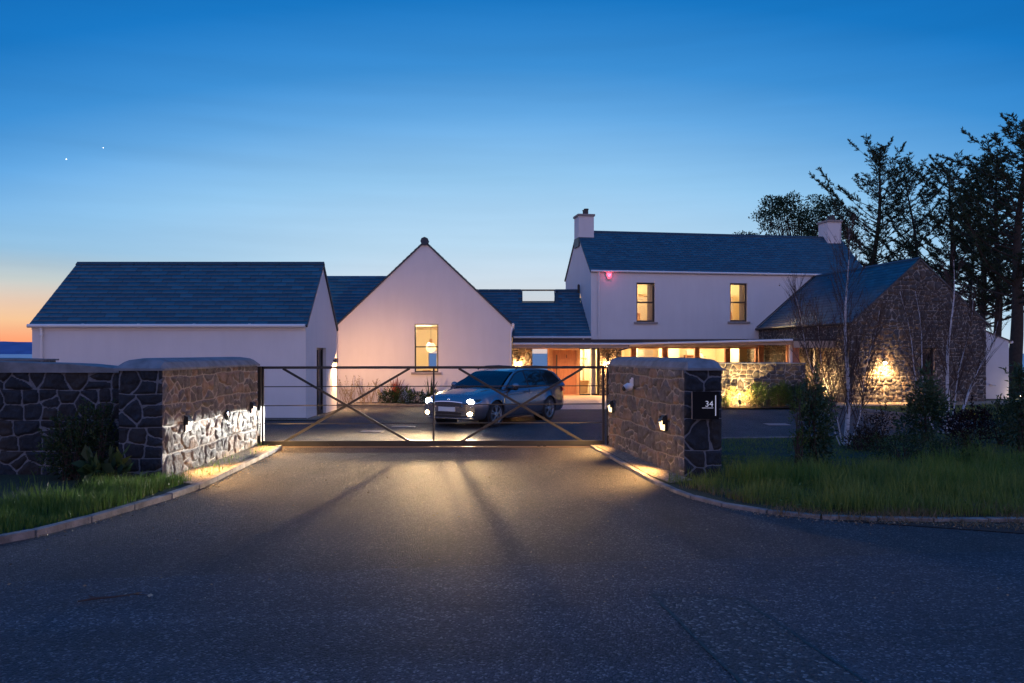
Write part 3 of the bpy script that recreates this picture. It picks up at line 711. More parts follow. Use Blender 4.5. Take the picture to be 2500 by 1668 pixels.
dr = part('door', MB().box(L-.16, L-.10, dy0, dy0+.07, 0, dz1).box(L-.16, L-.10, dy1-.07, dy1, 0, dz1).box(L-.16, L-.10, dy0+.07, dy1-.07, dz1-.07, dz1).box(L-.16, L-.10, dy0+.07, dy1-.07, 0.0, .12)
          .box(L-.16, L-.10, (dy0+dy1)/2-.06, (dy0+dy1)/2+.06, .12, dz1-.07), M['frame'], t)
part('pane', MB().quad((L-.13, dy0+.07, .12), (L-.13, dy1-.07, .12), (L-.13, dy1-.07, dz1-.07), (L-.13, dy0+.07, dz1-.07)), M['glass'], dr)
part('handle', MB().tube([(L-.07, (dy0+dy1)/2-.03, 1.0), (L-.07, (dy0+dy1)/2-.03, 1.15)], .012, 8).tube([(L-.1, (dy0+dy1)/2-.03, 1.05), (L-.07, (dy0+dy1)/2-.03, 1.05)], .01, 6), M['steel'], dr)
part('plinth', MB().box(-.02, L+.02, -.02, -.002, 0, .05), M['zinc'], t)
w = thing('wall_light', 'black cylinder light at the back corner of the outbuilding gable, throwing a bright strip down', 'wall light', (B.x+L, 26.95, 1.62), 0, 'lights on the house walls')
part('housing', MB().lathe([(.001, .11), (.06, .11), (.06, -.05), (.054, -.05), (.05, .0), (.001, .0)], 16, (.10, 0, 0)).box(0, .05, -.03, .03, -.0, .06), simple('light_housing', (.10, .09, .085), .5), w)
part('lens', MB().lathe([(.001, -.035), (.05, -.035)], 16, (.10, 0, 0)), emit('lit_lens_bright', (1, .72, .38), 60), w)
lamp('bulb', 'SPOT', (.10, 0, -.05), 260, (1, .60, .28), w, size=.03, spot=150, blend=.9, look=(.10, 0, -1))
lamp('bulb', 'SPOT', (.22, .0, -.10), 640, (1, .50, .20), w, size=.05, spot=178, blend=.8, look=(.42, .75, -.60))

# ---------------- link behind the outbuilding
t = thing('link_building', 'slate roofed link between the outbuilding and the central gabled house', 'building', (-9.5, 31.8, 0))
mb = MB(); wall_holes(mb, (0, 0, 0), (1, 0, 0), 4.0, 2.95, [], .3, (0, 1, 0)); wall_holes(mb, (0, 4.4, 0), (1, 0, 0), 4.0, 2.95, [], .3, (0, -1, 0)); mb.prism([(0, 0, 0), (0, 4.4, 0), (0, 4.4, 2.95), (0, 2.2, 5.05), (0, 0, 2.95)], (.3, 0, 0))
part('wall', mb, M['render'], t)
vf = Vector((0, 2.2, 2.1)); k = vf.length; fr = (lambda s: -.05, lambda s: 4.4+.9*s/3)
slate_obj('roof', [slates((0, -.1, 2.90), (1, 0, 0), vf, k+.14, *fr, seed=5), slates((0, 4.5, 2.90), (1, 0, 0), (0, -2.2, 2.1), k+.14, *fr, seed=6)], t)
mb = MB(); deck(mb, (0, -.1, 2.895), (1, 0, 0), vf, k+.14, *fr); deck(mb, (0, 4.5, 2.895), (1, 0, 0), (0, -2.2, 2.1), k+.14, *fr); part('roof_deck', mb, M['lead'], t)
ridge_cap(t, (-.05, 2.2, 5.06), (5.2, 2.2, 5.06)); gutter(t, (-.05, -.16, 2.88), (3.9, -.16, 2.88))

# ---------------- central gabled house
Cn = Frame(-6.50, 30.6); L, D, E_, R_ = 6.48, 8.2, 3.0, 6.07
t = thing('gabled_house', 'white gable-fronted house in the centre with one tall lit window', 'house', (Cn.x, Cn.y, 0))
x0, z1 = Cn.px(1012, 792); x1, z0 = Cn.px(1070, 909)
mb = MB(); wall_holes(mb, (0, 0, 0), (1, 0, 0), L, E_, [(x0, x1, z0, z1)], .32, (0, 1, 0))
mb.prism([(0, 0, E_), (L, 0, E_), (L/2, 0, R_)], (0, .32, 0))
bx0 = (1046-1250)/2000*(30.6+D-.3)-Cn.x; bx1 = (1066-1250)/2000*(30.6+D-.3)-Cn.x
wall_holes(mb, (0, D, 0), (1, 0, 0), L, E_, [(bx0, bx1, 1.2, 2.0)], .3, (0, -1, 0)); mb.prism([(0, D, E_), (L, D, E_), (L/2, D, R_)], (0, -.3, 0))
wall_holes(mb, (0, .32, 0), (0, 1, 0), D-.62, E_, [], .32, (1, 0, 0)); wall_holes(mb, (L, .32, 0), (0, 1, 0), D-.62, E_, [], .32, (-1, 0, 0))
part('wall', mb, M['render'], t)
room(t, .33, L-.33, .34, D-.32, .1, E_, holes=[(bx0, bx1, 1.2, 2.0)])
w = window(t, x0, x1, z0, z1, bars=[((Cn.px(1012, 847)[1]), .045)], ft=.045)
part('roller_blind', MB().box(x0+.05, x1-.05, .17, .175, Cn.px(0+1012, 800)[1]+.0, z1-.05), M['linen'], t)
for sg, xa in ((1, 0), (-1, L)):
    vv = Vector((sg*L/2, 0, R_-E_)); k = vv.length; o = Vector((xa-sg*.05, -.03, E_-.02))
    slate_obj('roof', [slates(o, (0, 1, 0), vv, k+.05, lambda s: 0, lambda s: D+.08, seed=8+sg)], t)
    mb = MB(); deck(mb, o-Vector((0, 0, .004)), (0, 1, 0), vv, k+.05, lambda s: -.004, lambda s: D+.085, .05); part('roof_deck', mb, M['lead'], t)
ridge_cap(t, (L/2, -.05, R_+.02), (L/2, D+.08, R_+.02), r=.13)
part('ridge_end', MB().tube([(L/2, -.11, R_+.0), (L/2, .12, R_+.0)], .155, 8), M['ridge'], t)
gutter(t, (L+.06, -.04, E_-.04), (L+.06, D, E_-.04)); gutter(t, (-.06, -.04, E_-.06), (-.06, D, E_-.06))
part('downpipe', MB().tube([(L+.06, .02, E_-.06), (L-.02, -.05, E_-.35), (L-.04, -.05, .1)], .036, 10), M['white'], t)
lamp('room_light', 'POINT', (L/2-.3, 2.6, 2.7), 560, (1, .78, .46), t, size=.15)
# pendant inside
x, z = Cn.px(1052, 849, 2.2)
p = thing('pendant_lamp', 'round glowing pendant lamp hanging behind the window of the central gable', 'lamp', Cn.loc(x, 2.2, z))
part('shade', MB().ball((0, 0, 0), .20, 10), M['globe'], p, smooth=True)
part('cap', MB().lathe([(.001, .36), (.05, .36), (.07, .19), (.001, .18)], 14), M['oak'], p)
part('cord', MB().tube([(0, 0, .36), (0, 0, 2.98-z)], .006, 6), M['black'], p)
# furniture behind the window
p = thing('kitchen_cupboard', 'pale cupboards on the far wall seen through the central gable window', 'cupboard', Cn.loc(.4, D-.95, .1))
part('carcass', MB().box(0, 1.9, 0, .6, 0, .9), M['plastic'], p); part('worktop', MB().box(-.02, 1.92, -.02, .6, .9, .94), M['oak'], p)
part('wall_unit', MB().box(0, 1.5, .25, .6, 1.35, 2.1), M['inwall'], p)
p = thing('armchair', 'low brown chair back just inside the central gable window', 'chair', Cn.loc(x0+.30, 1.2, .1))
part('seat', MB().box(-.25, .25, -.25, .25, .35, .45), M['oak'], p, bevel=.03); part('backrest', MB().tube([(0, .22, .45), (0, .25, 1.12)], [.24, .17], 12), M['oak'], p, smooth=True)
for sx in (-.2, .2):
    for sy in (-.2, .2): part('leg', MB().box(sx-.02, sx+.02, sy-.02, sy+.02, 0, .35), M['oak'], p)

# ---------------- entrance link
K = Frame(.02, 36.5); E_, R_ = 2.72, 4.86
t = thing('entrance_link', 'low slate roofed entrance link with oak door, glass panels and a skylight', 'building', (K.x, K.y, 0))
X = lambda u: K.px(u, 900)[0]
g0, g1, d0, d1, s0, s1 = X(1298), X(1339), X(1350), X(1408), X(1415), X(1460)
HD = K.px(1300, 850)[1]
mb = MB(); wall_holes(mb, (g0, .02, 0), (1, 0, 0), 3.5-g0, E_, [(0, s1+.07-g0, -.001, HD+.02)], .28, (0, 1, 0))
mb.quad((0, .3, HD), (g0, .3, HD), (g0, .3, E_), (0, .3, E_))
part('wall', mb, M['render'], t)
rubble_obj('stonework', [rubble_face((0, 0, 0), (1, 0, 0), g0, lambda x: HD+.05, (0, -1, 0), .03, 91, .85), rubble_face((g0, 0, 0), (0, 1, 0), .3, lambda x: HD+.05, (1, 0, 0), .04, 92, .85)], M['rubble_house'], t)
part('cladding', MB().box(0, 3.5, -.03, 0.015, HD+.055, E_-.02), M['zinc'], t)
rubble_obj('stonework', [rubble_face((s1+.08, -.1, 0), (1, 0, 0), .95, lambda x: HD+.1, (0, -1, 0), .03, 95, .8), rubble_face((s1+.08, -.1, 0), (0, 1, 0), .3, lambda x: HD+.1, (-1, 0, 0), .05, 96, .8)], M['rubble_house'], t)
bxa, bxb = 0.94-K.x, 1.95-K.x
mb = MB(); wall_holes(mb, (-.3, 4.4, 0), (1, 0, 0), 4.0, E_, [(bxa+.3, bxb+.3, .05, 2.6)], .25, (0, -1, 0)); part('wall', mb, M['inwall'], t)
part('interior_wall', MB().box(g1+.12, g1+.2, .4, 4.1, 0, 2.4).box(s1+.5, s1+.55, .31, 4.1, 0, 2.4).box(d1+.55, s1+.5, 2.2, 2.28, 0, 2.4).box(-.28, -.2, .3, 4.2, 0, 2.6), M['inwall'], t)
part('interior_floor', MB().box(-.2, 3.9, .3, 4.15, 0, .02), M['infloor'], t)
gw = part('window', MB().box(g0, g0+.03, .1, .16, 0, HD).box(g1-.03, g1, .1, .16, 0, HD).box(g0+.03, g1-.03, .1, .16, HD-.04, HD).box(g0+.03, g1-.03, .1, .16, 0, .05), M['oak'], t)
part('pane', MB().quad((g0+.03, .13, .05), (g1-.03, .13, .05), (g1-.03, .13, HD-.04), (g0+.03, .13, HD-.04)), M['glass'], gw)
part('door_frame', MB().box(g1, d0, .06, .2, 0, HD).box(d1, s0, .06, .2, 0, HD).box(d0, d1, .06, .2, HD-.07, HD).box(d0, d1, .06, .2, 0, .05), M['oak'], t)
dr = part('door', MB().box(d0+.004, d1-.004, .10, .16, .055, HD-.075), M['door'], t, bevel=.004)
part('handle', MB().tube([(d0+.17, .04, .55), (d0+.17, .04, 1.82)], .022, 10).tube([(d0+.17, .04, .7), (d0+.17, .1, .7)], .012, 8).tube([(d0+.17, .04, 1.7), (d0+.17, .1, 1.7)], .012, 8), M['black'], dr)
part('knocker', MB().box(d0+.60, d0+.625, .075, .1, 1.68, 1.82), M['black'], dr)
sw = part('window', MB().box(s0, s0+.03, .1, .16, 0, HD).box(s1-.02, s1+.07, .05, .18, 0, HD).box(s0+.03, s1-.02, .1, .16, HD-.05, HD).box(s0+.03, s1-.02, .1, .16, 0, .08), M['frame'], t)
part('pane', MB().quad((s0+.03, .13, .08), (s1-.02, .13, .08), (s1-.02, .13, HD-.05), (s0+.03, .13, HD-.05)), M['glass'], sw)
vf = Vector((0, 2.2, R_-E_)); k = vf.length; S_ = k+.13; oy = Vector((0, -.09, E_-.085))
fr = (lambda s: -2.1, lambda s: 3.5-.17*s*.72); 
ha = K.px(1274, 712, 2.1)[0]; hb = K.px(1355, 712, 1.9)[0]; hs = (ha, hb, S_-.86, S_-.14)
slate_obj('roof', [slates(oy, (1, 0, 0), vf, S_, *fr, seed=12, hole=hs), slates(Vector((0, 4.49, E_-.085)), (1, 0, 0), (0, -2.2, R_-E_), S_, *fr, seed=13, hole=hs)], t)
mb = MB(); vu = vf.normalized()
for o, v_ in ((oy, vu), (Vector((0, 4.49, E_-.085)), Vector((0, -vu.y, vu.z)))):
    o = o-Vector((0, 0, .004))
    deck(mb, o, (1, 0, 0), v_, hs[2], lambda s: -2.1, fr[1]); deck(mb, o+v_*hs[2], (1, 0, 0), v_, S_-hs[2], lambda s: -2.1, lambda s: ha); deck(mb, o+v_*hs[2], (1, 0, 0), v_, S_-hs[2], lambda s: hb, lambda s: 3.1)
part('roof_deck', mb, M['lead'], t)
sk_ = part('skylight', MB(), M['frame'], t); bpy.data.objects.remove(sk_)
mb = MB(); o = oy; a = o+vu*hs[2]; b_ = o+vu*(S_-.06)
nrm = Vector((0, -vu.z, vu.y))*.03
for xx in (ha, hb-.03): mb.prism([a+Vector((xx, 0, 0)), a+Vector((xx+.03, 0, 0)), b_+Vector((xx+.03, 0, 0)), b_+Vector((xx, 0, 0))], nrm)
mb.prism([a+Vector((ha, 0, 0)), a+Vector((hb, 0, 0)), a+vu*.04+Vector((hb, 0, 0)), a+vu*.04+Vector((ha, 0, 0))], nrm)
sk_ = part('skylight', mb, M['frame'], t)
part('pane', MB().quad(a+Vector((ha+.03, 0, 0))+nrm*.5, a+Vector((hb-.03, 0, 0))+nrm*.5, b_+Vector((hb-.03, 0, 0))+nrm*.5, b_+Vector((ha+.03, 0, 0))+nrm*.5), M['glass'], sk_)
for xx in (ha-.03, hb): part('reveal', MB().prism([(xx, a.y+.05, a.z-.03), (xx, 4.4-a.y-.05, a.z-.03), (xx, 2.2, R_+.02)], (.03, 0, 0)), M['inwall'], sk_)
part('skylight_ridge', MB().box(ha-.03, hb+.03, 2.17, 2.23, R_-.03, R_+.04), M['frame'], sk_)
ridge_cap(t, (-2.1, 2.2, R_+.03), (ha-.03, 2.2, R_+.03)); ridge_cap(t, (hb+.03, 2.2, R_+.03), (3.1, 2.2, R_+.03))
gutter(t, (.05, -.15, E_-.13), (3.5, -.15, E_-.13), .05)
part('downpipe', MB().tube([(3.15, -.15, E_-.15), (3.15, -.12, HD+.35)], .036, 8), M['white'], t)
lamp('room_light', 'POINT', (s0-.15, 1.1, 2.25), 420, WARM, t, size=.12); lamp('room_light', 'POINT', (hb-.1, 2.2, 3.0), 60, WARM, t, size=.1)
for u, lb, gx in ((1264, 'wall light on the stone pier left of the entrance door', -.02), (1483, 'wall light on the stone pier right of the entrance door, partly behind the gate wall', -.12)):
    x, z = K.px(u, 883, gx)
    w = thing('wall_light', lb, 'wall light', K.loc(x, gx-.02, z), 0, 'lights on the house walls')
    part('housing', MB().lathe([(.001, .10), (.05, .10), (.05, -.10), (.045, -.10), (.045, -.0), (.001, .0)], 14, (0, -.10, .06)).box(-.03, .03, -.06, 0, .0, .08), M['black'], w)
    part('lens', MB().ball((0, -.10, -.03), .055, 8, (1, 1, .7)), M['warmlamp'], w, smooth=True)
    lamp('bulb', 'POINT', (0, -.13, -.11), 200, (1, .50, .17), w, size=.05)
p = thing('coat_hooks', 'row of hooks on the hall wall seen through the panel beside the entrance door', 'coat rack', K.loc(s0+.5, 2.15, 1.6))
part('rail', MB().box(-.25, .25, 0, .03, 0, .07), M['oak'], p)
for i in range(5): part('hook', MB().tube([(-.2+i*.1, -.0, .03), (-.2+i*.1, -.05, .02), (-.2+i*.1, -.06, .05)], .008, 6), M['black'], p)
p = thing('hall_bench', 'pale bench with shoe cubbies in the hall beside the entrance door', 'bench', K.loc(s0+.55, 1.8, .02))
part('seat', MB().box(-.45, .4, -.2, .2, .55, .6), M['oak'], p); part('frame', MB().box(-.45, -.41, -.2, .2, 0, .55).box(-.03, .01, -.2, .2, 0, .55).box(.36, .4, -.2, .2, 0, .55).box(-.41, .36, .17, .2, 0, .55), M['inwall'], p)

# ---------------- two storey farmhouse
T = Frame(3.52, 36.5, 9.66); L, D, E_, R_ = 13.5, 4.87, 5.58, 7.66; gz = 2.5
t = thing('farmhouse', 'two storey white farmhouse with slate roof, two chimneys and two lit upper windows', 'house', (T.x, T.y, 0), T.a)
w1 = (*T.px(1554, 786), *T.px(1599, 690.5)); w2 = (*T.px(1782.5, 785), *T.px(1824.5, 692))
h1 = (w1[0], w1[2], w1[1], w1[3]); h2 = (w2[0], w2[2], w2[1], w2[3])
sx0 = T.px(1504, 860)[0]; sx1 = 8.05; hd = T.px(1660, 848)[1]
mb = MB(); wall_holes(mb, (0, 0, 0), (1, 0, 0), L, E_, [h1, h2, (.02, .42, -.001, 2.14), (sx0, sx1, -.001, hd)], .3, (0, 1, 0))
wall_holes(mb, (0, D, 0), (1, 0, 0), L, E_, [], .3, (0, -1, 0))
for x, n in ((0, 1), (L, -1)):
    wall_holes(mb, (x, .3, 0), (0, 1, 0), D-.6, E_, [(.02, 2.3, -.001, 2.2)] if x == 0 else [], .3, (n, 0, 0)); mb.prism([(x, 0, E_), (x, D, E_), (x, D/2, R_)], (.3*n, 0, 0))
part('wall', mb, M['render'], t)
vf = Vector((0, D/2, R_-E_)); k = vf.length; S_ = k+.1; o1 = Vector((0, 0, E_+.03))-vf/k*.1; o2 = Vector((0, D+.1*vf.y/k, E_+.03-.1*vf.z/k)); fr = (lambda s: -.05, lambda s: L+.05)
slate_obj('roof', [slates(o1, (1, 0, 0), vf, S_, *fr, seed=21, expo=.155, wid=.3), slates(o2, (1, 0, 0), (0, -vf.y, vf.z), S_, *fr, seed=22, expo=.155, wid=.3)], t)
mb = MB(); deck(mb, o1-Vector((0, 0, .004)), (1, 0, 0), vf, S_, *fr); deck(mb, o2-Vector((0, 0, .004)), (1, 0, 0), (0, -vf.y, vf.z), S_, *fr); part('roof_deck', mb, M['lead'], t)
ridge_cap(t, (.7, D/2, R_+.05), (L-.75, D/2, R_+.05))
gutter(t, (-.02, -.08, E_-.03), (L, -.08, E_-.03), .05)
px_ = T.px(1461, 700)[0]
part('downpipe', MB().tube([(px_, -.08, E_-.05), (px_, -.06, E_-.25), (px_, -.06, gz+.02)], .036, 10), M['white'], t)
part('vent_pipe', MB().tube([(-.12, 1.75, 4.7), (-.12, 1.75, 5.05)], .06, 10).ball((-.12, 1.75, 5.05), .06, 6), M['frame'], t)
for (ua, ub, vt, xo) in ((1413, 1450, 522, 0), (2021, 2054, 537, 0)):
    xa, zt = T.px(ua, vt, 2.0); xb, _ = T.px(ub, vt, 2.0)
    c = part('chimney', MB().box(xa, xb, 2.0, 2.87, R_-.75, zt-.10), M['render'], t)
    part('chimney_cap', MB().box(xa-.05, xb+.05, 1.95, 2.92, zt-.10, zt), M['sill'], c, bevel=.01)
    part('flashing', MB().box(xa-.012, xb+.012, 1.985, 2.885, R_-.75, R_-.32), M['lead'], c)
    xm = (xa+xb)/2
    for yy, r in ((2.25, .10), (2.6, .08)): part('flue', MB().lathe([(r, 0), (r, .24), (r+.02, .24), (r+.02, .28), (.001, .28)], 14, (xm+.06, yy, zt)), M['zinc'], c)
for h, cu in ((h1, 1), (h2, 1)):
    zt = h[2]+(h[3]-h[2])*.5
    w = window(t, *h, bars=[(zt, .07)], ft=.07)
    rx0, rx1 = h[0]-1.3, h[1]+1.5
    room(t, rx0, rx1, .31, 3.9, 2.75, E_-.05)
    c = thing('curtain', 'pale curtain hanging at the %s upper window of the farmhouse' % ('left' if h is h1 else 'right'), 'curtain', T.loc(h[1]-.10, .30, 0), T.a)
    V = MB(); n_ = 14
    for i in range(n_):
        a, b_ = -.16+.02*i, -.14+.02*i; V.quad((a, .02*math.sin(i*1.7), h[2]-.1), (b_, .02*math.sin((i+1)*1.7), h[2]-.1), (b_, .02*math.sin((i+1)*1.7), h[3]+.1), (a, .02*math.sin(i*1.7), h[3]+.1))
    part('cloth', V, M['linen'], c); part('pole', MB().tube([(-.9, 0, h[3]+.11), (.35, 0, h[3]+.11)], .012, 8), M['black'], c)
    lamp('room_light', 'POINT', (h[0]-.15, 2.6, E_-1.0), 290, (1, .78, .44), t, size=.12)
for h, lb in ((h1, 'brown wardrobe in the bedroom behind the left upper window'), (h2, 'brown wardrobe in the bedroom behind the right upper window')):
    p = thing('wardrobe', lb, 'wardrobe', T.loc(h[0]+.55, 3.25, 2.76), T.a)
    part('carcass', MB().box(0, 1.1, 0, .6, 0, 1.95), M['oak'], p, bevel=.01)
    for i in range(2): part('door', MB().box(.02+i*.54, .54+i*.54, -.022, -.002, .05, 1.9), M['linen'], p)
    part('plinth', MB().box(.02, 1.08, -.01, .58, -.0, .04), M['frame'], p)
p = thing('table_lamp', 'glowing table lamp behind the left upper window of the farmhouse', 'lamp', T.loc(h1[0]+.22, 1.2, 2.76), T.a)
part('shade', MB().lathe([(.16, 0), (.11, .24)], 16, (0, 0, 1.35)), M['globe'], p); part('stem', MB().tube([(0, 0, 1.0), (0, 0, 1.36)], .02, 8).lathe([(.001, 1.0), (.07, 1.0), (.05, 1.03), (.02, 1.05)], 12), M['oak'], p)
part('table', MB().box(-.25, .3, -.2, .2, .95, 1.0).box(-.25, -.21, -.2, .2, 0, .95).box(.26, .3, -.2, .2, 0, .95), M['oak'], p)
p = thing('bedroom_chair', 'wooden chair behind the right upper window of the farmhouse', 'chair', T.loc(h2[0]+.35, .9, 2.76), T.a)
part('seat', MB().box(-.22, .22, -.2, .2, .43, .48), M['oak'], p); part('backrest', MB().box(-.2, .2, .17, .2, .75, 1.05), M['linen'], p, bevel=.01)
for sx in (-.2, .2):
    for sy, hh_ in ((-.18, .7), (.18, 1.08)): part('leg', MB().box(sx-.02, sx+.02, sy-.02, sy+.02, 0, hh_), M['oak'], p)
p = thing('wall_picture', 'small framed picture on the bedroom wall behind the right upper window', 'picture', T.loc(h2[0]+.75, 3.85, 4.1), T.a)
part('picture_frame', MB().box(-.25, .25, 0, .03, 0, .8), M['oak'], p); part('mount', MB().box(-.2, .2, -.006, -.001, .05, .75), M['plastic'], p)
# glazed corridor on the ground floor
mb = MB(); pane = []
U = [1504, 1519, 1543, 1555, 1620, 1633, 1698, 1710, 1773, 1785, 1847, 1853]
xs = [T.px(u, 860)[0] for u in U]; xs[-1] = sx1
gw = part('window', MB().box(sx0, sx1, .1, .2, hd-.06, hd).box(sx0, sx1, .1, .2, 0, .45), M['timber'], t)
for i in range(0, 12, 2): part('post', MB().box(xs[i], xs[i+1], .08, .22, .452, hd-.062), M['timber'], gw)
for i in range(1, 11, 2): part('pane', MB().quad((xs[i], .15, .45), (xs[i+1], .15, .45), (xs[i+1], .15, hd-.06), (xs[i], .15, hd-.06)), M['glass'], gw)
room(t, .35, 9.4, .31, 3.6, .0, 2.45, name='interior_wall')
part('interior_wall', MB().box(xs[3]+.55, xs[3]+.6, 1.6, 3.55, 0, 2.4).box(xs[9]+.8, xs[9]+.86, .9, 3.5, 0, 2.4).box(xs[5]+.35, xs[6]+.1, 2.3, 2.36, 0, 2.4), M['inwall'], t)
part('interior_door', MB().box(xs[3]+1.2, xs[3]+2.0, 3.52, 3.58, 0, 2.05).box(xs[9]-.75, xs[9]-.1, 3.52, 3.58, 0, 2.05), M['plastic'], t)
part('wall_panel', MB().box(xs[6]-.3, xs[6]-.26, 3.4, 3.58, 0, 2.45), M['oak'], t); part('wall_panel', MB().box(xs[1]+.5, xs[1]+.58, 3.3, 3.58, 0, 2.45), M['oak'], t)
for x in (2.0, 4.3, 6.6): lamp('room_light', 'POINT', (x, 1.2, 2.25), 230, WARM, t, size=.12)
p = thing('staircase', 'wooden stair rising behind the fourth corridor pane', 'staircase', T.loc(xs[7]+.2, 1.5, 0), T.a)
part('stringer', MB().bar((0, 0, 2.35), (1.0, 0, 1.0), .05, .12, up=(0, 1, 0)).bar((.55, .5, 2.0), (1.25, .5, 1.0), .05, .1, up=(0, 1, 0)), M['plastic'], p)
for i in range(6): part('tread', MB().box(.12+i*.17, .36+i*.17, .03, .5, 2.1-i*.2, 2.13-i*.2), M['oak'], p)
p = thing('bookcase', 'low bookcase under the stair in the glazed corridor', 'bookcase', T.loc(xs[7]+.45, 2.9, 0), T.a)
part('carcass', MB().box(0, .03, 0, .3, 0, 1.8).box(.8, .83, 0, .3, 0, 1.8).box(.03, .8, 0, .3, 1.77, 1.8).box(.03, .8, .27, .3, 0, 1.77), M['oak'], p)
for i in range(3): part('shelf', MB().box(.03, .8, 0, .27, .45+i*.42, .48+i*.42), M['oak'], p)
p = thing('alarm_box', 'red glowing burglar alarm box under the farmhouse eaves', 'alarm box', T.loc(T.px(1486, 674)[0], -.02, T.px(1486, 674)[1]), T.a)
part('housing', MB().prism([(-.14, 0, .16), (.14, 0, .16), (.15, 0, .05), (.07, 0, -.16), (-.07, 0, -.16), (-.15, 0, .05)], (0, -.06, 0)), simple('alarm_pink_lit', (.7, .5, .52), .4), p)  # white housing tinted pink to carry the red lamp's glow
part('lamp_cover', MB().prism([(-.10, -.062, .11), (.10, -.062, .11), (.10, -.062, .03), (0, -.062, -.08), (-.10, -.062, .03)], (0, -.02, 0)), M['redlamp'], p)
lamp('bulb', 'POINT', (0, -.2, 0), 2.5, (1, .08, .15), p, size=.03)

# ---------------- stone barn wing
S = Frame(12.65, 30.53, 9.66); L, D, E_, R_ = 5.64, 8.6, 3.06, 5.46
t = thing('stone_barn', 'dark rubble stone barn wing at the right with slate roof and a lit gable', 'building', (S.x, S.y, 0), S.a)
ga, gzt = S.px(2245, 849); gb, gzb = S.px(2282, 916); hole = (ga, gb, gzb, gzt)
ya, _ = S.side(1992, 880); yb_, wz1 = S.side(1981, 850); wz0 = S.side(1986, 911)[1]
ctop = lambda x: E_+(R_-E_)*(1-abs(x-L/2)/(L/2))
rubble_obj('stonework', [rubble_face((0, 0, 0), (1, 0, 0), L, ctop, (0, -1, 0), .03, 71, .82, [hole], relief=.05)], M['rubble_house'], t)
rubble_obj('stonework', [rubble_face((0, D, 0), (0, -1, 0), D, lambda x: E_, (-1, 0, 0), .032, 73, .8, [(D-yb_, D-ya, wz0, wz1)], relief=.035)], M['rubble_house'], t)
part('wall', MB().box(.35, .40, .35, D, 0, E_).box(L-.05, L-.01, .1, D, 0, E_).box(.1, L-.1, D-.05, D, 0, E_).box(.40, L-.05, .35, .40, 0, E_), M['soil'], t)
part('wall', MB().prism([(0.02, .30, 0), (L-.02, .30, 0), (L-.02, .30, E_), (L/2, .30, R_), (.02, .30, E_)], (0, .04, 0)), M['soil'], t)
w = part('window', MB().box(ga, ga+.05, .1, .15, gzb, gzt).box(gb-.05, gb, .1, .15, gzb, gzt).box(ga+.05, gb-.05, .1, .15, gzb, gzb+.05).box(ga+.05, gb-.05, .1, .15, gzt-.05, gzt), M['frame'], t)
part('pane', MB().quad((ga, .12, gzb), (gb, .12, gzb), (gb, .12, gzt), (ga, .12, gzt)), M['glass'], w)
for a, b_, c, d in ((ga, ga, 0, .3), (gb, gb, 0, .3)): part('reveal', MB().quad((a, c, gzb), (a, d, gzb), (a, d, gzt), (a, c, gzt)), M['sill'], w)
w = part('window', MB().box(.06, .12, ya, ya+.06, wz0, wz1).box(.06, .12, yb_-.06, yb_, wz0, wz1).box(.06, .12, ya, yb_, wz0, wz0+.05).box(.06, .12, ya, yb_, wz1-.05, wz1), M['plastic'], t, label='narrow pale framed window')
part('pane', MB().quad((.09, ya, wz0), (.09, yb_, wz0), (.09, yb_, wz1), (.09, ya, wz1)), M['glass'], w)
part('sill', MB().box(-.08, .05, ya-.1, yb_+.1, wz0-.1, wz0), M['sill'], w)
for sg, xa in ((1, 0), (-1, L)):
    vv = Vector((sg*L/2, 0, R_-E_)); k = vv.length; o = Vector((xa, -.05, E_+.03))-vv/k*.13; S_ = k+.13
    slate_obj('roof', [slates(o, (0, 1, 0), vv, S_, lambda s: 0, lambda s: D, seed=31+sg, expo=.2, wid=.34)], t)
    mb = MB(); deck(mb, o-Vector((0, 0, .004)), (0, 1, 0), vv, S_, lambda s: -.004, lambda s: D, .05); part('roof_deck', mb, M['lead'], t)
ridge_cap(t, (L/2, -.05, R_+.06), (L/2, D-.6, R_+.06))
part('flashing', MB().bar((-.12, 7.45, E_+.02), (L/2, 7.45+.0, R_+.10), .16, .05, up=(0, 0, 1)), M['lead'], t)
gutter(t, (-.15, .0, E_-.06), (-.15, 7.4, E_-.06), .05, M['frame'])
lx, lz = S.px(2160, 886, -.12)
w = thing('wall_light', 'small wall light glowing on the stone barn gable', 'wall light', S.loc(lx, 0, lz), S.a, 'lights on the house walls')
part('housing', MB().lathe([(.001, .10), (.05, .10), (.05, -.02), (.045, -.02), (.045, .02), (.001, .02)], 14, (0, -.14, .04)).box(-.03, .03, -.10, 0.03, .05, .1), M['black'], w)
part('lens', MB().ball((0, -.14, -.0), .065, 8, (1, 1, .9)), emit('lit_bulb', (1, .62, .25), 40), w, smooth=True)
lamp('bulb', 'SPOT', (0, -.42, -.05), 620, (1, .55, .20), w, size=.03, spot=140, blend=.8, look=(0, .02, -1.2)); lamp('bulb', 'POINT', (0, -.25, -.02), 60, (1, .55, .22), w, size=.04)

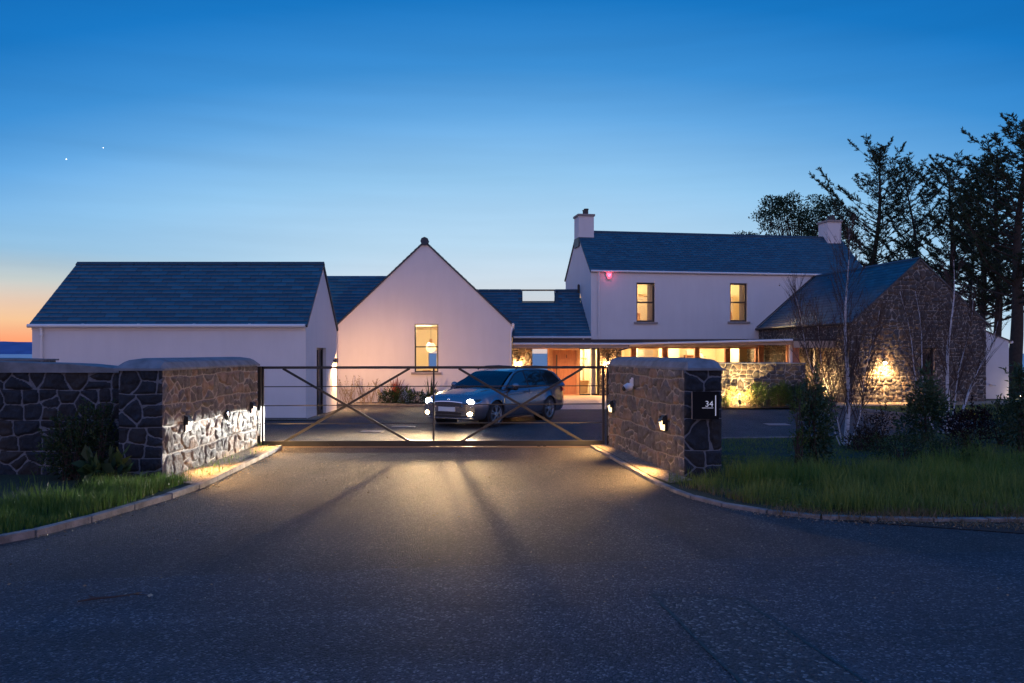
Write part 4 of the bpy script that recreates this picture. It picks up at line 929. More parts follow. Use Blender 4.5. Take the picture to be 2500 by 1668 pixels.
# ---------------- white annex at the right
A = Frame(19.55, 33.9); ax1 = A.px(2463, 850)[0]; az0 = A.px(2407, 808)[1]; az1 = A.px(2463, 832)[1]
t = thing('annex', 'plain white lean-to wall end right of the stone barn, with an outside tap', 'building', (A.x, A.y, 0))
part('wall', MB().prism([(0, 0, 0), (ax1, 0, 0), (ax1, 0, az1), (0, 0, az0)], (0, 4, 0)), M['annex'], t)
part('roof', MB().prism([(-.02, -.04, az0+.004), (ax1+.1, -.04, az1-.05), (ax1+.1, -.04, az1+.0), (-.02, -.04, az0+.05)], (0, 4.1, 0)), M['lead'], t)
gutter(t, (ax1+.11, -.04, az1-.06), (ax1+.11, 4, az1-.06))
tx, tz = A.px(2419, 940)
part('tap', MB().box(tx-.05, tx+.05, -.06, -.002, tz-.03, tz+.05).tube([(tx, -.05, tz), (tx+.14, -.09, tz), (tx+.16, -.09, tz-.04)], .018, 8), M['steel'], t)
w = thing('ground_light', 'low ground light glowing past the annex corner', 'ground light', (A.x+ax1+.45, 33.8, .05))
part('housing', MB().lathe([(.06, 0), (.07, .03), (.05, .05), (.001, .05)], 14), M['black'], w); part('lens', MB().ball((0, 0, .06), .05, 6, (1, 1, .5)), M['warmlamp'], w)
lamp('bulb', 'POINT', (0, 0, .22), 40, (1, .75, .5), w, size=.05)

# ---------------- canopy across the front
t = thing('canopy', 'flat dark canopy roof running across the entrance and the glazed corridor', 'canopy', (0, 34.2, 0))
front = [(.04, 0), (4.96, 0), (10.74, -2.8), (12.42, -2.75)]; zt = [2.47, 2.47, 2.43, 2.465]; zb = [2.25, 2.25, 2.37, 2.37]
back = [(.04, 2.28), (3.5, 2.28), (11.35, 3.6), (11.95, .4)]
def slab(z_top, z_bot, ins=0):
    mb = MB(); n = 4; tp = [(x, y+ins, z) for (x, y), z in zip(front, z_top)]+[(x, y, 2.50) for x, y in back[::-1]]
    bt = [(x, y+ins, z) for (x, y), z in zip(front, z_bot)]+[(x, y, 2.26) for x, y in back[::-1]]
    N_ = len(tp); mb.add(tp+bt, [tuple(range(N_-1, -1, -1)), tuple(range(N_, 2*N_))]+[(i, (i+1) % N_, (i+1) % N_+N_, i+N_) for i in range(N_)]); return mb
part('roof', slab(zt, zb), M['zinc'], t)
part('soffit', slab([z-.225 for z in zt], [z-.012 for z in zb], .05), M['soffit'], t)
gutter(t, (.04, -.07, 2.285), (4.96, -.07, 2.275), .045, M['white']); gutter(t, (4.96, -.07, 2.275), (10.74, -2.87, 2.395), .045, M['white'])
part('fascia', MB().box(10.78, 12.4, -2.86, -2.81, 2.10, 2.36), M['soffit'], t)
part('fascia', MB().box(.04, 4.9, -.035, -.003, 2.10, 2.245), M['soffit'], t)
part('downpipe', MB().tube([(4.86, -.07, 2.27), (4.86, -.0, 2.12), (4.44, .0, 1.99), (4.38, .0, 1.85), (4.38, .0, 0)], .035, 8), M['black'], t)
for (ua, ub, y, mt) in ((1937, 1951, -2.6, 'timber'), (1929, 1936, -2.5, 'white'), (1853, 1865, 2.9, 'timber'), (1922, 1927, -1.2, 'timber')):
    Y = 34.2+y; xa, xb = (ua-1250)*Y/F, (ub-1250)*Y/F
    part('post', MB().box(xa, xb, y, y+.18, 0, 2.26), M[mt], t)
for lx_, ly_ in ((11.0, -.6), (7.2, .6), (2.6, .9)):
    c_ = thing('downlight', 'small recessed downlight under the canopy, %s' % ('near its right corner' if lx_ > 10 else ('above the glazed corridor' if lx_ > 5 else 'above the entrance door')), 'downlight', (lx_, 34.2+ly_, 2.20 if lx_ < 10 else 2.22))
    part('rim', MB().lathe([(.03, 0), (.045, -.004), (.045, .01)], 14), M['steel'], c_); part('lens', MB().lathe([(.001, -.001), (.03, -.001)], 14), M['warmlamp'], c_)
    lamp('bulb', 'SPOT', (0, 0, -.03), 420 if lx_ > 10 else 380, (1, .58, .25), c_, size=.03, spot=150, blend=.9, look=(0, 0, -1))
# coping end piece and ground light at the low wall
x, y = (1806-1250)/2000*27.25, 27.25
w = thing('ground_spotlight', 'small ground spotlight shining up the low rubble wall', 'ground light', (x, y, .06))
part('spike', MB().tube([(0, 0, 0), (0, 0, .14)], .012, 8), M['black'], w); part('housing', MB().tube([(0, -.05, .17), (0, .06, .24)], [.05, .06], 14), M['frame'], w)
part('lens', MB().tube([(0, .061, .241), (0, .066, .244)], .052, 14), M['warmlamp'], w)
lamp('bulb', 'SPOT', (0, .09, .30), 700, (1, .62, .24), w, size=.04, spot=160, blend=.9, look=(.12, 1.1, .75))
w = thing('ground_spotlight', 'low light at the foot of the stone barn side wall, shining up the stones', 'ground light', (11.80, 32.1, .06))
part('spike', MB().tube([(0, 0, 0), (0, 0, .14)], .012, 8), M['black'], w); part('housing', MB().tube([(-.03, -.0, .17), (.05, .03, .24)], [.05, .06], 14), M['frame'], w)
lamp('bulb', 'SPOT', (.10, .02, .28), 330, (1, .60, .25), w, size=.04, spot=165, blend=.8, look=(.65, .1, 1.0))

# ================================================================ CAR
def build_car():
    ang = math.radians(-123.0)
    t = thing('estate_car', 'silver grey estate car with its headlights on, parked behind the gate', 'car', (-.365, 22.675, .004), ang)
    paint, b = newmat('car_paint'); b.inputs['Base Color'].default_value = (.21, .22, .25, 1); b.inputs['Metallic'].default_value = .8
    b.inputs['Roughness'].default_value = .26; b.inputs['Coat Weight'].default_value = .8; b.inputs['Coat Roughness'].default_value = .05
    rubber = simple('tyre_rubber', (.014, .014, .015), .8); dark = simple('dark_trim', (.012, .012, .014), .4); chrome = simple('chrome', (.75, .75, .77), .12, metal=1)
    glass = M['carglass']; XF, XR = 1.43, -1.25; RA = .375; ZW = .325
    #   x      w     zb   zsh   zt
    T = [(-2.34, .60, .36, .86, .90), (-2.31, .72, .30, .92, .97), (-2.22, .80, .25, .95, 1.00), (-2.0, .865, .22, .965, 1.02), (-1.6, .895, .21, .965, 1.02), (-1.25, .905, .2, .96, 1.0),
         (-.5, .905, .19, .945, .98), (.3, .905, .19, .925, .97), (.9, .905, .19, .905, 1.0), (1.1, .905, .2, .89, .99), (1.43, .90, .2, .86, .955), (1.75, .885, .2, .82, .90),
         (2.0, .855, .2, .775, .845), (2.15, .81, .2, .735, .79), (2.25, .745, .21, .69, .73), (2.31, .64, .23, .64, .67), (2.335, .52, .26, .60, .62)]
    A_ = np.array(T); xs = list(np.arange(-2.34, 2.336, .03))+[2.335]
    K = 13; V = []; Fc = []
    sm = lambda x, c: float(np.interp(x, A_[:, 0], A_[:, c]))
    for x in xs:
        w, zb, zs, zt = (sm(x, c) for c in range(1, 5)); za = -1
        for xw in (XF, XR):
            d = abs(x-xw)
            if d < RA: za = max(za, ZW+math.sqrt(RA*RA-d*d))
        nose = max(0, (x-1.9)/.43); nose = min(1, nose)
        pr = [(0, zb), (w-.16, zb), (w-.05, zb+.03), (w-.015, zb+.12), (w+.004, .46), (w, .60), (w-.012, .70), (w-.028, zs-.06), (w-.045, zs), (w-.13, zs+(zt-zs)*.38), (w*.62, zs+(zt-zs)*.80), (w*.33, zt-.006), (0, zt)]
        flare = .012 if za > 0 else 0
        pr = [(y+(flare if 2 <= i <= 6 else 0), max(z, za+.0) if (za > 0 and 1 <= i <= 7) else z) for i, (y, z) in enumerate(pr)]
        pr = [(y, min(z, zt)) for y, z in pr]
        V += [(x, y, z) for y, z in pr]
    n = len(xs)
    for i in range(n-1):
        for j in range(K-1): a = i*K+j; Fc.append((a, a+1, a+K+1, a+K))
    m_ = len(V); V += [(x, -y, z) for x, y, z in V]; Fc += [(d+m_, c+m_, b_+m_, a+m_) for a, b_, c, d in list(Fc)]
    for e in (0, (n-1)*K):
        for j in range(K-1): Fc.append((e+j, e+j+1, e+j+1+m_, e+j+m_))
    # roof and pillars
    part('body', MB().add(V, Fc), paint, t, smooth=True)
    prof = [(1.10, .965), (.85, 1.10), (.55, 1.26), (.25, 1.385), (.0, 1.435), (-.4, 1.462), (-.9, 1.462), (-1.4, 1.435), (-1.75, 1.395), (-1.93, 1.34), (-2.08, 1.20), (-2.22, .99)]
    gy = lambda z: .86-(z-.93)*.43           # tumblehome
    V = []; Fc = []; n = len(prof)
    for x, z in prof:
        zr = z; ye = gy(z)-.0; 
        lo = .955
        row = [(ye if z > 1.0 else .84, lo), (gy(min(z, lo+.2)) if z > 1.2 else ye, min(z, lo+.15)), (gy(z)-.005, z-.035 if z > 1.05 else z), (gy(z)-.035, z-.008), (gy(z)*.55, z+.012), (0, z+.018)]
        row[0] = (.85, .93)
        V += [(x, y, zz) for y, zz in row]
    for i in range(n-1):
        for j in range(5):
            if i < 3 and j >= 3: continue      # windscreen opening
            a = i*6+j; Fc.append((a, a+1, a+7, a+6))
    m_ = len(V); V += [(x, -y, z) for x, y, z in V]; Fc += [(d+m_, c+m_, b_+m_, a+m_) for a, b_, c, d in list(Fc)]
    part('roof', MB().add(V, Fc), paint, t, smooth=True)
    # windscreen, proud of the shell
    def sheet(name, quads, mat, parent=t, off=.012):
        mb = MB()
        for q in quads: mb.quad(*q)
        return part(name, mb, mat, parent)
    def roofline(x):
        P_ = sorted(prof); return float(np.interp(x, [p[0] for p in P_], [p[1] for p in P_]))
    def crown(x, f): z = roofline(x)+.018; y = f*(gy(z)-.07); return (x+.004, y, z+.008-.018*abs(f)**2.2)
    V = []; Fc = []; X_ = np.linspace(1.06, .25, 9); Y_ = np.linspace(-1, 1, 13)
    for x in X_:
        for f in Y_: c = crown(x, f); V.append(c)
    for i in range(8):
        for j in range(12): a = i*13+j; Fc.append((a, a+1, a+14, a+13))
    solidglass, b = newmat('car_window'); b.inputs['Base Color'].default_value = (.012, .018, .022, 1); b.inputs['Roughness'].default_value = .03; b.inputs['Specular IOR Level'].default_value = .9; b.inputs['Coat Weight'].default_value = .6
    part('windscreen', MB().add(V, Fc), glass, t, smooth=True)
    part('dashboard', MB().box(.62, 1.0, -.7, .7, .90, 1.0), dark, t, bevel=.03)
    part('rear_view_mirror', MB().box(.30, .33, -.11, .11, 1.27, 1.33), dark, t, bevel=.01)
    part('steering_wheel', MB().tube([(.58+.05*math.sin(a), -.36+.18*math.cos(a), 1.02+.17*math.sin(a)) for a in [k*math.pi/8 for k in range(17)]], .015, 6), dark, t)
    seat = simple('seat_fabric', (.05, .052, .06), .8)
    for ys in (.36, -.36):
        st_ = part('seat', MB().box(-.32, -.14, ys-.24, ys+.24, .90, 1.20), seat, t, bevel=.05); part('headrest', MB().box(-.33, -.23, ys-.13, ys+.13, 1.23, 1.38), seat, st_, bevel=.03)
    V = []; Fc = []; X_ = np.linspace(-1.95, -2.19, 5)
    for x in X_:
        for f in Y_: z = roofline(x); V.append((x-.03, f*(gy(z)-.10), z+.01))
    for i in range(4):
        for j in range(12): a = i*13+j; Fc.append((a, a+1, a+14, a+13))
    part('rear_window', MB().add(V, Fc), solidglass, t, smooth=True)
    wins = [[(.86, .985), (.62, 1.13), (.28, 1.315), (.10, 1.37), (-.14, 1.395), (-.17, .985)], [(-.24, .985), (-.21, 1.398), (-.7, 1.405), (-1.0, 1.40), (-1.14, 1.0)], [(-1.20, 1.0), (-1.07, 1.398), (-1.45, 1.375), (-1.68, 1.33), (-1.97, 1.09), (-1.95, 1.05), (-1.7, 1.02)]]
    def mirror(mb, sg):
        mb.v = [(x, y*sg, z) for x, y, z in mb.v]; return mb
    for sg in (1, -1):
        # window surround (dark) with chrome line
        mb = MB(); out = [(.98, .955), (.62, 1.165), (.27, 1.35), (.08, 1.40), (-.2, 1.425), (-.9, 1.43), (-1.45, 1.405), (-1.74, 1.35), (-2.06, 1.06), (-2.0, 1.01), (-1.6, .98)]
        part('window_surround', mirror(MB().prism([(x, gy(z)+.000, z) for x, z in out], (0, .007, 0)), sg), dark, t)
        for w_ in wins: part('side_window', mirror(MB().prism([(x, gy(z)+.0072, z) for x, z in w_], (0, .004, 0)), sg), solidglass, t)
        part('roof_rail', mirror(MB().tube([(.12, .62, 1.44), (.02, .625, 1.485), (-.3, .625, 1.52), (-.9, .62, 1.525), (-1.5, .615, 1.50), (-1.72, .61, 1.46), (-1.8, .605, 1.41)], [.015, .018, .019, .019, .019, .018, .012], 8), sg), dark, t)
        mr = part('door_mirror', mirror(MB().ball((.70, 1.0, 1.03), .1, 8, (.75, 1.05, .8)), sg), paint, t, smooth=True)
        part('mirror_base', mirror(MB().ball((.69, .98, .955), .085, 8, (.6, 1.2, .5)).bar((.74, .84, .95), (.72, .96, .96), .06, .04), sg), dark, mr, smooth=True)
        for xd in (-.02, -1.02): part('door_handle', mirror(MB().box(xd-.1, xd+.1, .895, .925, .845, .872), sg), paint, t, bevel=.008)
        part('sill_trim', mirror(MB().box(-.83, 1.0, .86, .905, .20, .245), sg), dark, t, bevel=.01)
        part('door_seam', mirror(MB().prism([(.93, .894, .30), (.945, .894, .30), (.915, .880, .90), (.90, .880, .90)], (0, .008, 0)), sg), dark, t)
        part('door_seam', mirror(MB().prism([(-.20, .897, .30), (-.187, .897, .30), (-.187, .876, .93), (-.20, .876, .93)], (0, .008, 0)), sg), dark, t)
        part('door_seam', mirror(MB().prism([(-1.14, .893, .72), (-1.127, .893, .72), (-1.157, .866, .94), (-1.17, .866, .94)], (0, .008, 0)), sg), dark, t)
        part('crease', mirror(MB().bar((1.05, .903, .80), (-1.9, .875, .86), .012, .014), sg), paint, t)
        # head and fog lamps
        hl = part('headlight', mirror(MB().prism([(2.30, .46, .575), (2.295, .47, .66), (2.14, .76, .735), (2.02, .84, .745), (2.05, .845, .68), (2.20, .745, .60)], (.03, .02, .0)), sg), glass, t)
        part('headlight_trim', mirror(MB().tube([(2.335, .45, .565), (2.24, .74, .595), (2.07, .87, .68)], .012, 6), sg), chrome, hl)
        part('lens', mirror(MB().ball((2.25, .66, .665), .085, 8, (.7, 1.25, .85)), sg), M['headlamp'], hl, smooth=True)  # lens enlarged to imitate the bloom around the lamp
        if sg > 0: part('lens', MB().ball((2.27, .53, .635), .04, 8, (.7, 1, .8)), M['headlamp'], hl, smooth=True)
        fg = part('fog_light', mirror(MB().prism([(2.30, .58, .33), (2.30, .58, .42), (2.20, .77, .42), (2.20, .77, .33)], (.02, .0, 0)), sg), dark, t)
        part('lens', mirror(MB().ball((2.285, .66, .375), .06, 8, (.7, 1.4, .85)), sg), M['foglamp'], fg, smooth=True)
        part('tail_light', mirror(MB().prism([(-2.05, .878, .80), (-2.06, .872, .95), (-2.26, .80, .97), (-2.32, .74, .86), (-2.28, .79, .78)], (-.01, .018, 0)), sg), simple('tail_red', (.5, .01, .015), .2), t)
        for xw in (XF, XR): part('wheel_well', mirror(MB().tube([(xw, .55, ZW), (xw, .86, ZW)], RA-.01, 24), sg), dark, t)
        for xw in (XF, XR):
            wh = part('wheel', mirror(MB().lathe([(.325*.66, .67), (.30, .67), (.322, .70), (.325, .78), (.322, .86), (.30, .893), (.235, .893), (.225, .88)], 40, (xw, 0, ZW), 'y'), sg), rubber, t, smooth=True)
            rim = MB().lathe([(.235, .893), (.222, .892), (.215, .87), (.20, .80)], 40, (xw, 0, ZW), 'y')
            for k in range(10):
                a = math.pi*2*((k//2)/5)+(.16 if k % 2 else -.16)+.3; c, s_ = math.cos(a), math.sin(a)
                rim.bar((xw+.05*c, .885, ZW+.05*s_), (xw+.225*c, .882, ZW+.225*s_), .026, .022, up=(0, 1, 0))
            rim.lathe([(.001, .90), (.055, .90), (.065, .88), (.065, .85)], 16, (xw, 0, ZW), 'y')
            part('rim', mirror(rim, sg), simple('alloy', (.6, .6, .62), .25, metal=.9), wh)
            part('brake_disc', mirror(MB().lathe([(.001, .80), (.20, .80)], 24, (xw, 0, ZW), 'y'), sg), dark, wh)
    # nose
    def nosex(y, z): return 2.335-.32*max(0, abs(y)-.30)**1.7-.25*max(0, z-.55)
    def strip(y0, y1, z0, z1, d, n=16, zc=0):
        V, Fc = [], []
        for i in range(n+1):
            y = y0+(y1-y0)*i/n
            for z in (z0, z1): zz = z+zc*(y*y); V.append((nosex(y, z)+d, y, zz))
        for i in range(n): Fc.append((2*i, 2*i+2, 2*i+3, 2*i+1))
        b0 = len(V); V += [(x-.04, y, z) for x, y, z in V]; Fc += [(a, b_+0, b_+b0, a+b0) for a, b_ in [(2*i+1, 2*i+3) for i in range(n)]]
        return MB().add(V, Fc)
    part('bumper', strip(-.80, .80, .425, .545, .022, zc=.0), paint, t, smooth=False)
    g = part('grille', strip(-.43, .43, .55, .665, .024, zc=-.12), dark, t)
    part('grille_surround', strip(-.46, .46, .665, .682, .034, zc=-.12).add(*[(lambda q: (q.v, q.f))(strip(-.44, .44, .542, .552, .034, zc=-.04))][0]), chrome, g)
    for i in range(9): part('grille_bar', strip(-.40+i*.1-.005, -.40+i*.1+.005, .56, .65, .032, 1, -.12), simple('grille_bar', (.05, .05, .055), .3), g)
    part('badge', MB().lathe([(.001, .012), (.034, .012), (.040, 0)], 16, (nosex(0, .70)-.02, 0, .72), 'x'), chrome, t, smooth=True)
    part('number_plate', MB().box(2.348, 2.372, -.26, .26, .425, .535), simple('blank_plate', (.72, .74, .72), .4), t, bevel=.003)
    part('air_intake', strip(-.58, .58, .27, .405, .012), dark, t)
    part('intake_trim', strip(-.78, .78, .245, .262, .03), chrome, t); part('intake_trim', strip(-.56, .56, .335, .345, .022), chrome, t)
    for yb in (.45, -.45): part('bonnet_crease', MB().tube([(1.15, yb*1.35, .985), (1.6, yb*1.2, .915), (2.05, yb*.9, .815)], .008, 6), paint, t)
    part('wiper', MB().tube([(1.08, .6, .995), (.98, .1, 1.06)], .008, 6).tube([(1.1, -.1, 1.0), (.98, -.6, 1.05)], .008, 6), dark, t)
    # beams: low beam lobes with a level cut-off, as a dipped headlamp throws them
    def beam(loc, power, col, cut, wide, soft=.01, dn=8):
        o = lamp('beam', 'SPOT', loc, power, col, t, size=.05, spot=150, blend=.3, look=(loc[0]+5, loc[1]+0, loc[2]))
        L_ = o.data; L_.use_nodes = True
        global nt
        nt = L_.node_tree; em = nt.nodes['Emission']
        s_ = N('ShaderNodeSeparateXYZ'); nt.links.new(texc('Normal'), s_.inputs[0])
        el = M_('MULTIPLY', M_('DIVIDE', s_.outputs[1], s_.outputs[2]), -1.0); az = M_('DIVIDE', s_.outputs[0], s_.outputs[2])
        k = N('ShaderNodeMapRange', interpolation_type='SMOOTHSTEP'); nt.links.new(el, k.inputs[0]); k.inputs[1].default_value = cut+soft; k.inputs[2].default_value = cut-soft
        k.inputs[3].default_value = .0008; 
        down = M_('EXPONENT', M_('MULTIPLY', M_('MINIMUM', el, 0.0), dn)); side = M_('EXPONENT', M_('MULTIPLY', M_('MULTIPLY', az, az), -wide))
        nt.links.new(M_('MULTIPLY', M_('MULTIPLY', k.outputs[0], down), side), em.inputs['Strength'])
    for y in (.66, -.66):
        beam((2.40, y, .66), HEAD*1.05, (1, .97, .88), .022, 11.0, .01, 12)
        beam((2.40, y, .375), HEAD*.75, (1, .66, .32), -.040, .8, .012, 12)
HEAD = 11000
build_car()

# ================================================================ VEGETATION
RS = np.random.RandomState(12)
def leaf_quads(c, d, ln, wd, rs, jitter=.25, curl=0):
    """c centres (N,3), d directions (N,3), ln, wd lengths/widths -> kite shaped leaf faces"""
    c = np.asarray(c, float); d = np.asarray(d, float); n = len(c)
    d = d/np.maximum(1e-6, np.linalg.norm(d, axis=1))[:, None]; r = rs.normal(size=(n, 3)); s = np.cross(d, r); s /= np.maximum(1e-6, np.linalg.norm(s, axis=1))[:, None]
    ln = (ln*(1+jitter*rs.uniform(-1, 1, n)))[:, None]; wd = (wd*(1+jitter*rs.uniform(-1, 1, n)))[:, None]
    a = c; b = c+d*ln*.45+s*wd*.5; e = c+d*ln; f = c+d*ln*.45-s*wd*.5
    V = np.stack([a, b, e, f], 1).reshape(-1, 3); return V, np.arange(4*n).reshape(n, 4)
def leaf_obj(name, c, d, ln, wd, mat, parent, rs, per=None):
    V, Fc = leaf_quads(c, d, ln, wd, rs); R = rs.rand(len(Fc)) if per is None else np.clip(per+rs.uniform(-.2, .2, len(Fc)), 0, 1)
    return np_mesh(name, V, Fc, mat, parent, fattrs={'rnd': R})
def conifer(label, u, utop, vtop, Y, seed, lean=0, spread=3.6, low=.25, dens=1.0, ground=0.0, tr=.22, group='conifers behind the house', bare=.45):
    rs = np.random.RandomState(seed); rnd = random.Random(seed)
    X0 = (u-1250)*Y/F; H = EYE+(HZ-vtop)*Y/F; dxt = (utop-u)*Y/F
    t = thing('conifer_tree', label, 'tree', (X0, Y, ground), group=group)
    ax = lambda h: Vector((dxt*(h/H)**1.5+.12*math.sin(h*.7+seed), .1*math.sin(h*.5), h))
    m_ = 14; part('trunk', MB().tube([ax(H*i/m_) for i in range(m_+1)], [max(.012, tr*(1-i/m_)**.8+.01) for i in range(m_+1)], 8, cap=False), M['bark'], t, smooth=True)
    br = MB(); C_, D_ = [], []
    nb = int(64*dens)
    for k in range(nb):
        f = low+(1-low)*(k/nb)**.9; h = f*H; az = rnd.uniform(0, 6.283); q = (1-f)/(1-low)
        Lb = spread*1.15*(.10+.95*q**.6)*rnd.choice([.5, .75, 1, 1, 1.3]); el = rnd.uniform(.05, .35)+.55*(1-q)
        p = ax(h); d = Vector((math.cos(az)*math.cos(el), math.sin(az)*math.cos(el), math.sin(el))); pts = [p]; seg = max(4, int(Lb/.35))
        for s in range(seg):
            d = (d+Vector((rnd.uniform(-.12, .12), rnd.uniform(-.12, .12), rnd.uniform(-.06, .13)))).normalized(); p = p+d*Lb/seg; pts.append(p)
        br.tube(pts, [max(.008, .045*q+.012)*(1-.8*i/seg) for i in range(seg+1)], 4, cap=False)
        for i in range(1, seg+1):
            g = i/seg
            if rnd.random() > 1.05-bare*(1-g)*1.7: continue
            for sd in (-1, 1):
                for rep in range(2):
                    base = pts[i-1].lerp(pts[i], rnd.random()); side = (d.cross(Vector((0, 0, 1)))*sd).normalized()
                    td = (d*rnd.uniform(.4, 1)+side*rnd.uniform(.4, 1.1)+Vector((0, 0, rnd.uniform(-.35, .45)))).normalized(); tl = rnd.uniform(.22, .62)*(1.05-.45*g)*min(1, .45+Lb/3)
                    br.tube([base, base+td*tl*.5, base+td*tl+Vector((0, 0, .05))], [.009, .006, .003], 3, cap=False)
                    nn = int(rnd.randint(12, 18)*(1 if g > .3 else .5))
                    for w in range(nn):
                        s_ = rnd.random()**.8; C_.append(base+td*tl*s_); D_.append(td+Vector((rnd.uniform(-.8, .8), rnd.uniform(-.8, .8), rnd.uniform(-.5, .8))))
            if g > .8:
                for w in range(16): C_.append(pts[i-1].lerp(pts[i], rnd.random())); D_.append(d+Vector((rnd.uniform(-.7, .7), rnd.uniform(-.7, .7), rnd.uniform(-.5, .7))))
    for w in range(60): C_.append(ax(H*rnd.uniform(.95, 1.0))); D_.append(Vector((rnd.uniform(-.6, .6), rnd.uniform(-.6, .6), rnd.uniform(.1, 1))))
    part('branches', br, M['bark'], t)
    leaf_obj('crown', C_, D_, .155, .042, M['needle'], t, rs)
    return t
conifer('tall spruce with a pointed top just right of the farmhouse chimney', 2118, 2155, 372, 52, 101, spread=5.2, low=.30, dens=1.15, tr=.30)
conifer('broad spruce with leaning limbs left of the twin tops behind the stone barn', 2250, 2212, 415, 54, 102, spread=4.0, low=.34, dens=.95, tr=.20)
conifer('flat topped spruce directly above the stone barn roof peak', 2318, 2322, 418, 50, 103, spread=4.6, low=.30, dens=1.15, tr=.30)
conifer('slender spruce between the flat topped one and the tallest tree', 2404, 2388, 422, 47, 104, spread=3.8, low=.28, dens=.9, tr=.22)
conifer('dark spruce with a leaning trunk close beside the tallest tree', 2437, 2432, 400, 44, 105, spread=3.6, low=.30, dens=1.0, tr=.24)
conifer('tallest and thickest spruce at the right edge of the picture', 2478, 2500, 318, 40, 106, spread=4.6, low=.34, dens=1.35, tr=.34)
conifer('spruce cut off by the right edge, only its branches reaching in', 2560, 2570, 350, 44, 107, spread=4.6, low=.28, dens=1.0, tr=.28)
conifer('small spruce filling the gap low behind the annex', 2376, 2370, 560, 56, 108, spread=3.4, low=.30, dens=.8, tr=.16)

def blob_leaves(rs, blobs, n, shell=.55):
    """points scattered in the outer part of several ellipsoids"""
    C_, D_, S_ = [], [], []
    tot = sum(b[3]*b[4]*b[5] for b in blobs)
    for bi, (cx, cy, cz, rx, ry, rz) in enumerate(blobs):
        k = int(n*rx*ry*rz/tot)+8; d = rs.normal(size=(k, 3)); d /= np.linalg.norm(d, axis=1)[:, None]; r = rs.uniform(shell**3, 1.15, k)**(1/3)
        r *= 1+.22*np.sin(d[:, 0]*8+bi*2.1)*np.cos(d[:, 2]*7+bi)+.10*np.sin(d[:, 1]*15+d[:, 2]*11)
        C_.append(np.array([cx, cy, cz])+d*r[:, None]*np.array([rx, ry, rz])); D_.append(d+rs.normal(size=(k, 3))*.55+np.array([0, 0, .25])); S_.append(np.full(k, (bi*0.37) % 1))
    return np.concatenate(C_), np.concatenate(D_), np.concatenate(S_)
# broadleaf tree behind the farmhouse roof
u, Y = 1950, 56; X0 = (u-1250)*Y/F
t = thing('broadleaf_tree', 'rounded leafy tree rising behind the right end of the farmhouse roof', 'tree', (X0, Y, 0))
rnd = random.Random(5); rs = np.random.RandomState(5); br = MB(); blobs = []
part('trunk', MB().tube([(0, 0, 0), (.1, 0, 2.5), (-.1, 0, 5), (0, 0, 7.5)], [.28, .24, .2, .1], 10, cap=False), M['bark'], t, smooth=True)
for k in range(150):
    az = rnd.uniform(0, 6.28); h = rnd.uniform(7.0, 12.3); r = 5.0*math.sqrt(max(.02, 1-((h-7.6)/5.1)**2))*math.sqrt(rnd.uniform(.05, 1))
    e = Vector((math.cos(az)*r-.2, math.sin(az)*r*.9, h)); s = Vector((0, 0, rnd.uniform(3.5, 7))); mid = s.lerp(e, .5)+Vector((0, 0, .4))
    br.tube([s, mid, e], [.07, .04, .012], 4, cap=False); q = rnd.uniform(.3, .62); blobs.append((e.x, e.y, e.z, q*1.2, q, q*.7))
part('branches', br, M['bark'], t); C_, D_, S_ = blob_leaves(rs, blobs, 20000, .2)
leaf_obj('crown', C_, D_, .14, .085, M['leaf_dark'], t, rs, S_)

# birches: pale stems, many fine dark upswept twigs
def birch(label, x, y, stems, seed, ntw=60, fan=1.0, leaves=130, top=4.6):
    rnd = random.Random(seed); t = thing('birch_tree', label, 'tree', (x, y, .04), group='young birches on the verge'); rs = np.random.RandomState(seed)
    br = MB(); C_, D_ = [], []
    for (dx, H, r0, lx, low) in stems:
        pts = []; m_ = 14
        for i in range(m_+1):
            g = i/m_; pts.append(Vector((dx+lx*g**.8+.04*math.sin(g*9+seed), .15*g*math.sin(seed+dx), H*g)))
        part('trunk', MB().tube(pts, [max(.006, r0*(1-g/m_)**.85) for g in range(m_+1)], 8, cap=False), M['birch'], t, smooth=True)
        k = int(ntw*H/4.6)
        for j in range(k):
            f = low+(.97-low)*(j/k); i = min(m_-1, int(f*m_)); p = pts[i].lerp(pts[i+1], f*m_-i); az = rnd.uniform(0, 6.28)
            el = rnd.uniform(.85, 1.25); L_ = (1-f*.82)*rnd.uniform(.9, 1.9)*fan; d = Vector((math.cos(az)*math.cos(el), math.sin(az)*math.cos(el)*.8, math.sin(el))); q = [p]; n_ = 6
            for s in range(n_):
                d = (d+Vector((rnd.uniform(-.07, .07), rnd.uniform(-.07, .07), .05))).normalized(); p = p+d*L_/n_; q.append(p)
                if s > 0:
                    for _ in range(rnd.choice([1, 1, 2])):
                        dd = (d+Vector((rnd.uniform(-.5, .5), rnd.uniform(-.4, .4), rnd.uniform(0, .3)))).normalized(); e = p+dd*rnd.uniform(.12, .5)*fan
                        br.tube([p, p.lerp(e, .5)+Vector((0, 0, .01)), e+Vector((0, 0, .04))], [.0035, .003, .0015], 3, cap=False)
                        if rnd.random() < leaves/400: C_.append(e); D_.append(Vector((rnd.uniform(-1, 1), rnd.uniform(-1, 1), rnd.uniform(-1, .3))))
            br.tube(q, [(.010 if f < .4 else .007)*(1-.75*i_/n_) for i_ in range(n_+1)], 4, cap=False)
    part('branches', br, M['twig'], t)
    if C_: leaf_obj('leaves', C_, D_, .035, .025, M['leaf_bronze'], t, rs)
    return t
gx, gy_ = G(2066, 1094); birch('straight single stemmed birch with dark fine twigs, nearest the gate', gx, gy_, [(0, 4.35, .052, .0, .12), (-.05, 2.6, .014, -.62, .1), (.06, 2.7, .014, .55, .15), (-.10, 3.1, .012, -1.0, .2)], 31, 62, 1.0)
